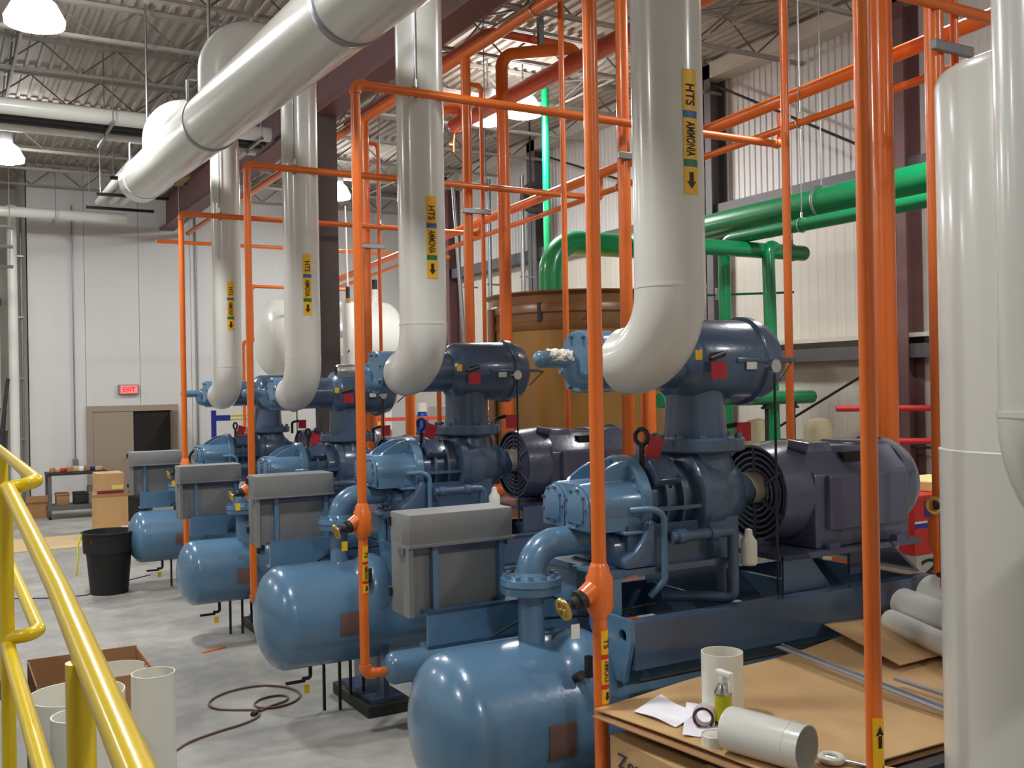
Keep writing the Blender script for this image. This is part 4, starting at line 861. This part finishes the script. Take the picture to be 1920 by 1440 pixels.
# things on the table
TT = TZ + .012
o = MB().lathe((0, 0, 0), (0, 0, 1), [(0, .082), (.25, .084), (.25, .079), (.0, .077)], 40, False).build('pvc_sleeve', PVC); o.location = (2.736, 3.10, TT); tag(o, 'translucent white plastic sleeve standing upright on the cardboard', 'pipe cover')
t = thing('spray_can', 'lime yellow spray can with a white trigger cap on the table', 'spray can', (2.618, 2.963, TT))
MB().lathe((0, 0, 0), (0, 0, 1), [(0, .030), (.004, .033), (.135, .033)], 28).build('can', LIME, t); MB().lathe((0, 0, .134), (0, 0, 1), [(0, .034), (.006, .034), (.03, .022), (.04, .018), (.045, .010)], 24).build('shoulder', CHROME, t)
MB().box(-.012, .012, -.012, .012, .175, .215).box(-.014, .014, -.05, .03, .205, .225).box(-.010, .010, -.052, -.038, .15, .21).build('trigger_cap', WTAG, t, .004)
MB().lathe((0, 0, .02), (0, 0, 1), [(0, .0335), (.012, .0335)], 28, False).build('dark_band', DARK, t)
t = thing('pvc_elbow_jacket', 'shiny white plastic jacket tube lying on its side on the table', 'pipe cover', (2.525, 2.615, TT + .08))
d = Vector((.075, -.285, 0)).normalized()
MB().lathe(-d * .17, d, [(0, .077), (.01, .08), (.31, .08), (.31, .076), (.01, .074)], 40, False).build('sleeve', WHITE, t)
MB().lathe(d * .08, d, [(0, .0812), (.003, .0812)], 40, False).build('seam', WTAG, t)
o = MB().lathe((0, 0, 0), (0, 0, 1), [(0, .05), (.038, .05), (.042, .046), (.036, .044), (.034, 0)], 32).build('jar_lid', PVC); o.location = (2.474, 2.85, TT); tag(o, 'round ivory plastic cap on the front edge of the table', 'cap')
o = MB().torus((0, 0, .0), (0, 0, 1), .036, .013, 28, 10).build('tape_roll', PVC); o.location = (2.70, 2.50, TT + .014); tag(o, 'roll of cream tape beside the lying jacket', 'tape')
o = MB().lathe((0, 0, 0), (1, .9, 0), [(0, .042), (.02, .045), (.045, .045), (.045, .03), (0, .03)], 28, False).build('tape_roll', pm('pinkish_tape', (206, 188, 192), .5)); o.location = (2.54, 2.99, TT + .046); tag(o, 'roll of tape standing on edge left of the spray can', 'tape')
sheet('paper_sheet', None, [(2.44, 3.30), (2.66, 3.40), (2.62, 3.12), (2.46, 3.06)], TT + .002, PAPER, lambda u, v: .004 + .008 * math.sin(3 * u + 2 * v) ** 2, 10, 10, .0008); tag(bpy.data.objects['paper_sheet'], 'white folded paper sheet at the left end of the cardboard', 'paper')
o = sheet('paper_sheet', None, [(2.42, 2.97), (2.68, 3.26), (2.80, 3.14), (2.52, 2.90)], TT + .001, PAPER, lambda u, v: .003 + .008 * math.cos(3 * u) ** 2, 8, 8, .0008); tag(o, 'white curled paper sheet under the tape roll and the sleeve', 'paper')
# straight edges, rolls of jacketing
d = Vector((3.46 - 3.58, 2.55 - 3.66, 0)); L_ = d.length; ang = math.atan2(d.y, d.x)
o = MB().box(0, L_, -.02, .02, 0, .006).box(0, L_, .014, .02, .006, .016).build('straight_edge', pm('dull_aluminium', (150, 150, 154), .5, .3), None, 0, False); o.location = (3.56, 3.62, TT + .035); o.rotation_euler = (0, .018, ang); tag(o, 'grey metal straight edge lying across the cardboard', 'ruler')
o = MB().box(0, .45, -.014, .014, 0, .012).build('metal_strip', MATS['dull_aluminium'], None, .002, False); o.location = (3.62, 2.98, TT + .022); o.rotation_euler = (0, 0, ang + .05); tag(o, 'short grey metal strip beside the straight edge', 'strip')
def roll(name, label, a, b, z, r, mat):
    a = Vector(a); b = Vector(b); d = (b - a).normalized(); n = Vector((-d.y, d.x)); m = MB(); V = []; N = 40
    for i in range(N + 1):
        q = 2 * PI * 1.6 * i / N; rr = r * (1 - .22 * i / N)
        for e in (a, b): V.append((e.x + n.x * rr * math.cos(q), e.y + n.y * rr * math.cos(q), z + r + rr * math.sin(q)))
    m.add(V, [(2 * i, 2 * i + 1, 2 * i + 3, 2 * i + 2) for i in range(N)]); return tag(m.build(name, mat), label, 'roll', 'rolls of white jacketing')
roll('jacketing_roll', 'narrow roll of white jacketing lying at the front of the roll pile on the table', (4.32, 3.58), (3.92, 2.62), TT + .012, .06, WHITE2)
roll('jacketing_roll', 'wider roll of white jacketing behind the narrow roll on the table', (4.47, 3.62), (4.12, 2.55), TT + .05, .085, WHITE2)
roll('jacketing_roll', 'rearmost roll of white jacketing at the end of the table', (4.62, 3.55), (4.32, 2.6), TT + .07, .11, WHITE2)
t = thing('glass_wand', 'small clear and amber hand tool at the front of the cardboard', 'tool', (2.72, 2.46, TT + .012))
MB().cyl((-.04, .10, 0), (.05, -.12, 0), .008, n=10).build('rod', CHROME, t); MB().cyl((.05, -.12, 0), (.08, -.19, 0), .014, n=12).build('grip', BRASS, t); MB().sphere((-.05, .13, .005), (.03, .02, .014), 12, 8).build('nozzle', DARK, t)

# ================================================================== background things between the machines
t = thing('pallet_rack', 'blue upright rack with yellow beams behind the farthest compressor', 'rack', (4.58, 19.2, 0))
for x in (-.05, 1.2): MB().box(x - .04, x + .04, -.04, .04, 0, 1.93).build('upright', PBLUE, t, smooth=False)
for z in (1.22, 1.80): MB().box(.25, 1.2, -.05, .05, z, z + .035).box(.25, 1.2, -.05, .05, z - .07, z - .04).build('beam', pm('rack_yellow_%d' % int(z * 100), (214, 196, 40), .5), t, smooth=False); MB().box(-.01, .25, -.05, .05, z - .07, z + .035).build('bracket', PBLUE, t, smooth=False)
t = thing('red_rack', 'red-orange tubular rack behind the third compressor neck', 'rack', (6.35, 15.6, 0))
for x in (0, 1.35, 2.3): MB().box(x - .035, x + .035, -.035, .035, 0, 1.85).build('upright', REDO, t, smooth=False)
for z in (1.80, 1.3, .6): MB().box(0, 2.3, -.03, .03, z - .06, z).build('beam', REDO, t, smooth=False)
MB().box(.0, .06, -.05, -.04, 1.62, 1.74).build('tag', TAGY, t, smooth=False)
t = thing('gas_cylinder', 'blue gas cylinder with a white collar behind the red-orange rack', 'cylinder', (7.55, 16.4, 0))
MB().lathe((0, 0, 0), (0, 0, 1), [(0, .11), (1.75, .11), (1.88, .06)], 24).build('body', pm('cylinder_blue', (20, 66, 176), .4), t); MB().cyl((0, 0, 1.86), (0, 0, 2.02), .1, n=20).build('collar', WHITE2, t)
t = thing('gas_cylinder', 'blue gas cylinder left of the red-orange rack, behind the third white elbow', 'cylinder', (6.25, 17.0, 0))
MB().lathe((0, 0, 0), (0, 0, 1), [(0, .11), (1.85, .11), (1.97, .06), (2.0, 0)], 24).build('body', MATS['cylinder_blue'], t)
t = thing('control_panel_box', 'pale grey wall cabinet behind the red-orange rack', 'cabinet', (8.1, 17.0, 0))
MB().box(-.3, .3, -.15, .15, 0, 1.95).build('body', pm('pale_grey_cabinet', (176, 172, 166), .5), t, .01, False); MB().box(-.26, .26, -.16, -.15, .55, 1.9).build('door', MATS['pale_grey_cabinet'], t, .01, False)
for i in range(5):
    t = thing('storage_tote', ('lowest', 'second lowest', 'middle', 'second highest', 'highest')[i] + ' white tote of the red-striped stack left of the amber tank', 'tote', (6.91, 12.9, .5 + .30 * i), 'white totes in the stack')
    MB().box(-.18, .18, -.2, .2, 0, .285).box(-.19, .19, -.21, .21, .24, .27).build('body', WHITE2, t, .008, False)
    if i in (2, 4): MB().box(-.19, .19, -.212, -.205, .06, .105).build('red_stripe', RED, t, smooth=False)
    MB().box(-.03, .03, -.225, -.21, .15, .17).build('handle', DARK, t, smooth=False)
struct(MB().box(6.7, 7.12, 12.7, 13.1, 0, .5).build('trim_tote_base', CARD2, smooth=False))
t = thing('water_heater_box', 'dark equipment stand with a black post behind the second compressor', 'stand', (6.6, 13.6, 0))
MB().box(-.35, .35, -.2, .2, 1.55, 1.62).build('shelf', DARK, t, smooth=False); MB().box(.12, .2, -.04, .04, 0, 2.0).build('post', BLACK, t, smooth=False); MB().box(-.33, -.27, -.04, .04, 0, 1.55).build('leg', DARK, t, smooth=False); MB().sphere((.16, 0, 2.0), .06, 14, 8).build('cap', BLACK, t)
# right background: red crate on printed cartons, red rails
t = thing('printed_carton', 'pale printed carton under the red crate at the right', 'carton', (6.55, 5.2, 0))
MB().box(-.35, .5, -.3, .3, 0, 1.0).build('body', pm('newsprint_carton', (176, 172, 160), .8), t, .005, False)
for i, s in enumerate(('2Q', '1.I:8')): flat_build(put_text(s, lambda a, b: (-.3 + .62 * a, -.302, .82 - .24 * i + .15 * b)), 'lettering', INK, t)
t = thing('red_crate', 'red crate with a blue and white stripe standing on the printed carton at the right', 'crate', (6.55, 5.2, 1.0))
MB().box(-.36, .52, -.3, .3, 0, .44).build('body', RED, t, .01, False); MB().box(-.36, .52, -.303, -.3, .2, .235).build('blue_stripe', PBLUE, t, smooth=False); MB().box(-.36, .52, -.303, -.3, .235, .25).build('white_stripe', WTAG, t, smooth=False)
flat_build(put_text('Lux', lambda a, b: (-.25 + .5 * a, -.304, .28 + .12 * b)), 'lettering', PBLUE, t)
MB().box(-.05, .45, -.2, .2, .44, .52).build('yellow_lid', pm('pale_yellow_lid', (236, 222, 150), .6), t, .01, False)
for i, z in enumerate((2.02, 1.70)): tag(MB().cyl((7.6, 6.9, z), (8.6, 6.2, z - .01), .03, n=12).build('red_pipe', RED), ('upper red sprinkler pipe beside the maroon column', 'lower red sprinkler pipe beside the maroon column')[i], 'pipe', 'red pipes by the maroon column')
# wall-side conduits behind the amber tank
for i, (x, y, h) in enumerate(((8.9, 17.2, 6.2), (9.1, 16.6, 6.2), (9.0, 15.2, 6.0))):
    t = thing('wall_conduit', ('grey slanting conduit left of the wall columns', 'grey conduit with brackets beside the far wall column', 'thin grey conduit right of the far wall column')[i], 'conduit', (x, y, 0), 'conduits on the right wall')
    MB().cyl((.1 if i == 0 else 0, 0, .5), (-.25 if i == 0 else 0, 0, h), .04, n=12).build('conduit', STEEL, t)
    for z in (2.5, 4.2): MB().box(-.06, .25, -.02, .02, z, z + .03).build('bracket', STEEL, t, smooth=False)
t = thing('unit_heater', 'dark round unit heater high on the right wall by the column', 'heater', (9.0, 14.9, 5.5))
MB().lathe((0, -.1, 0), (-.5, -1, 0), [(0, .24), (.3, .26), (.32, .2), (.25, .1), (.25, 0)], 24).build('body', DARK, t); MB().cyl((0, 0, .2), (0, 0, HT - 5.5), .015, n=8).build('hanger_rod', DARK, t)
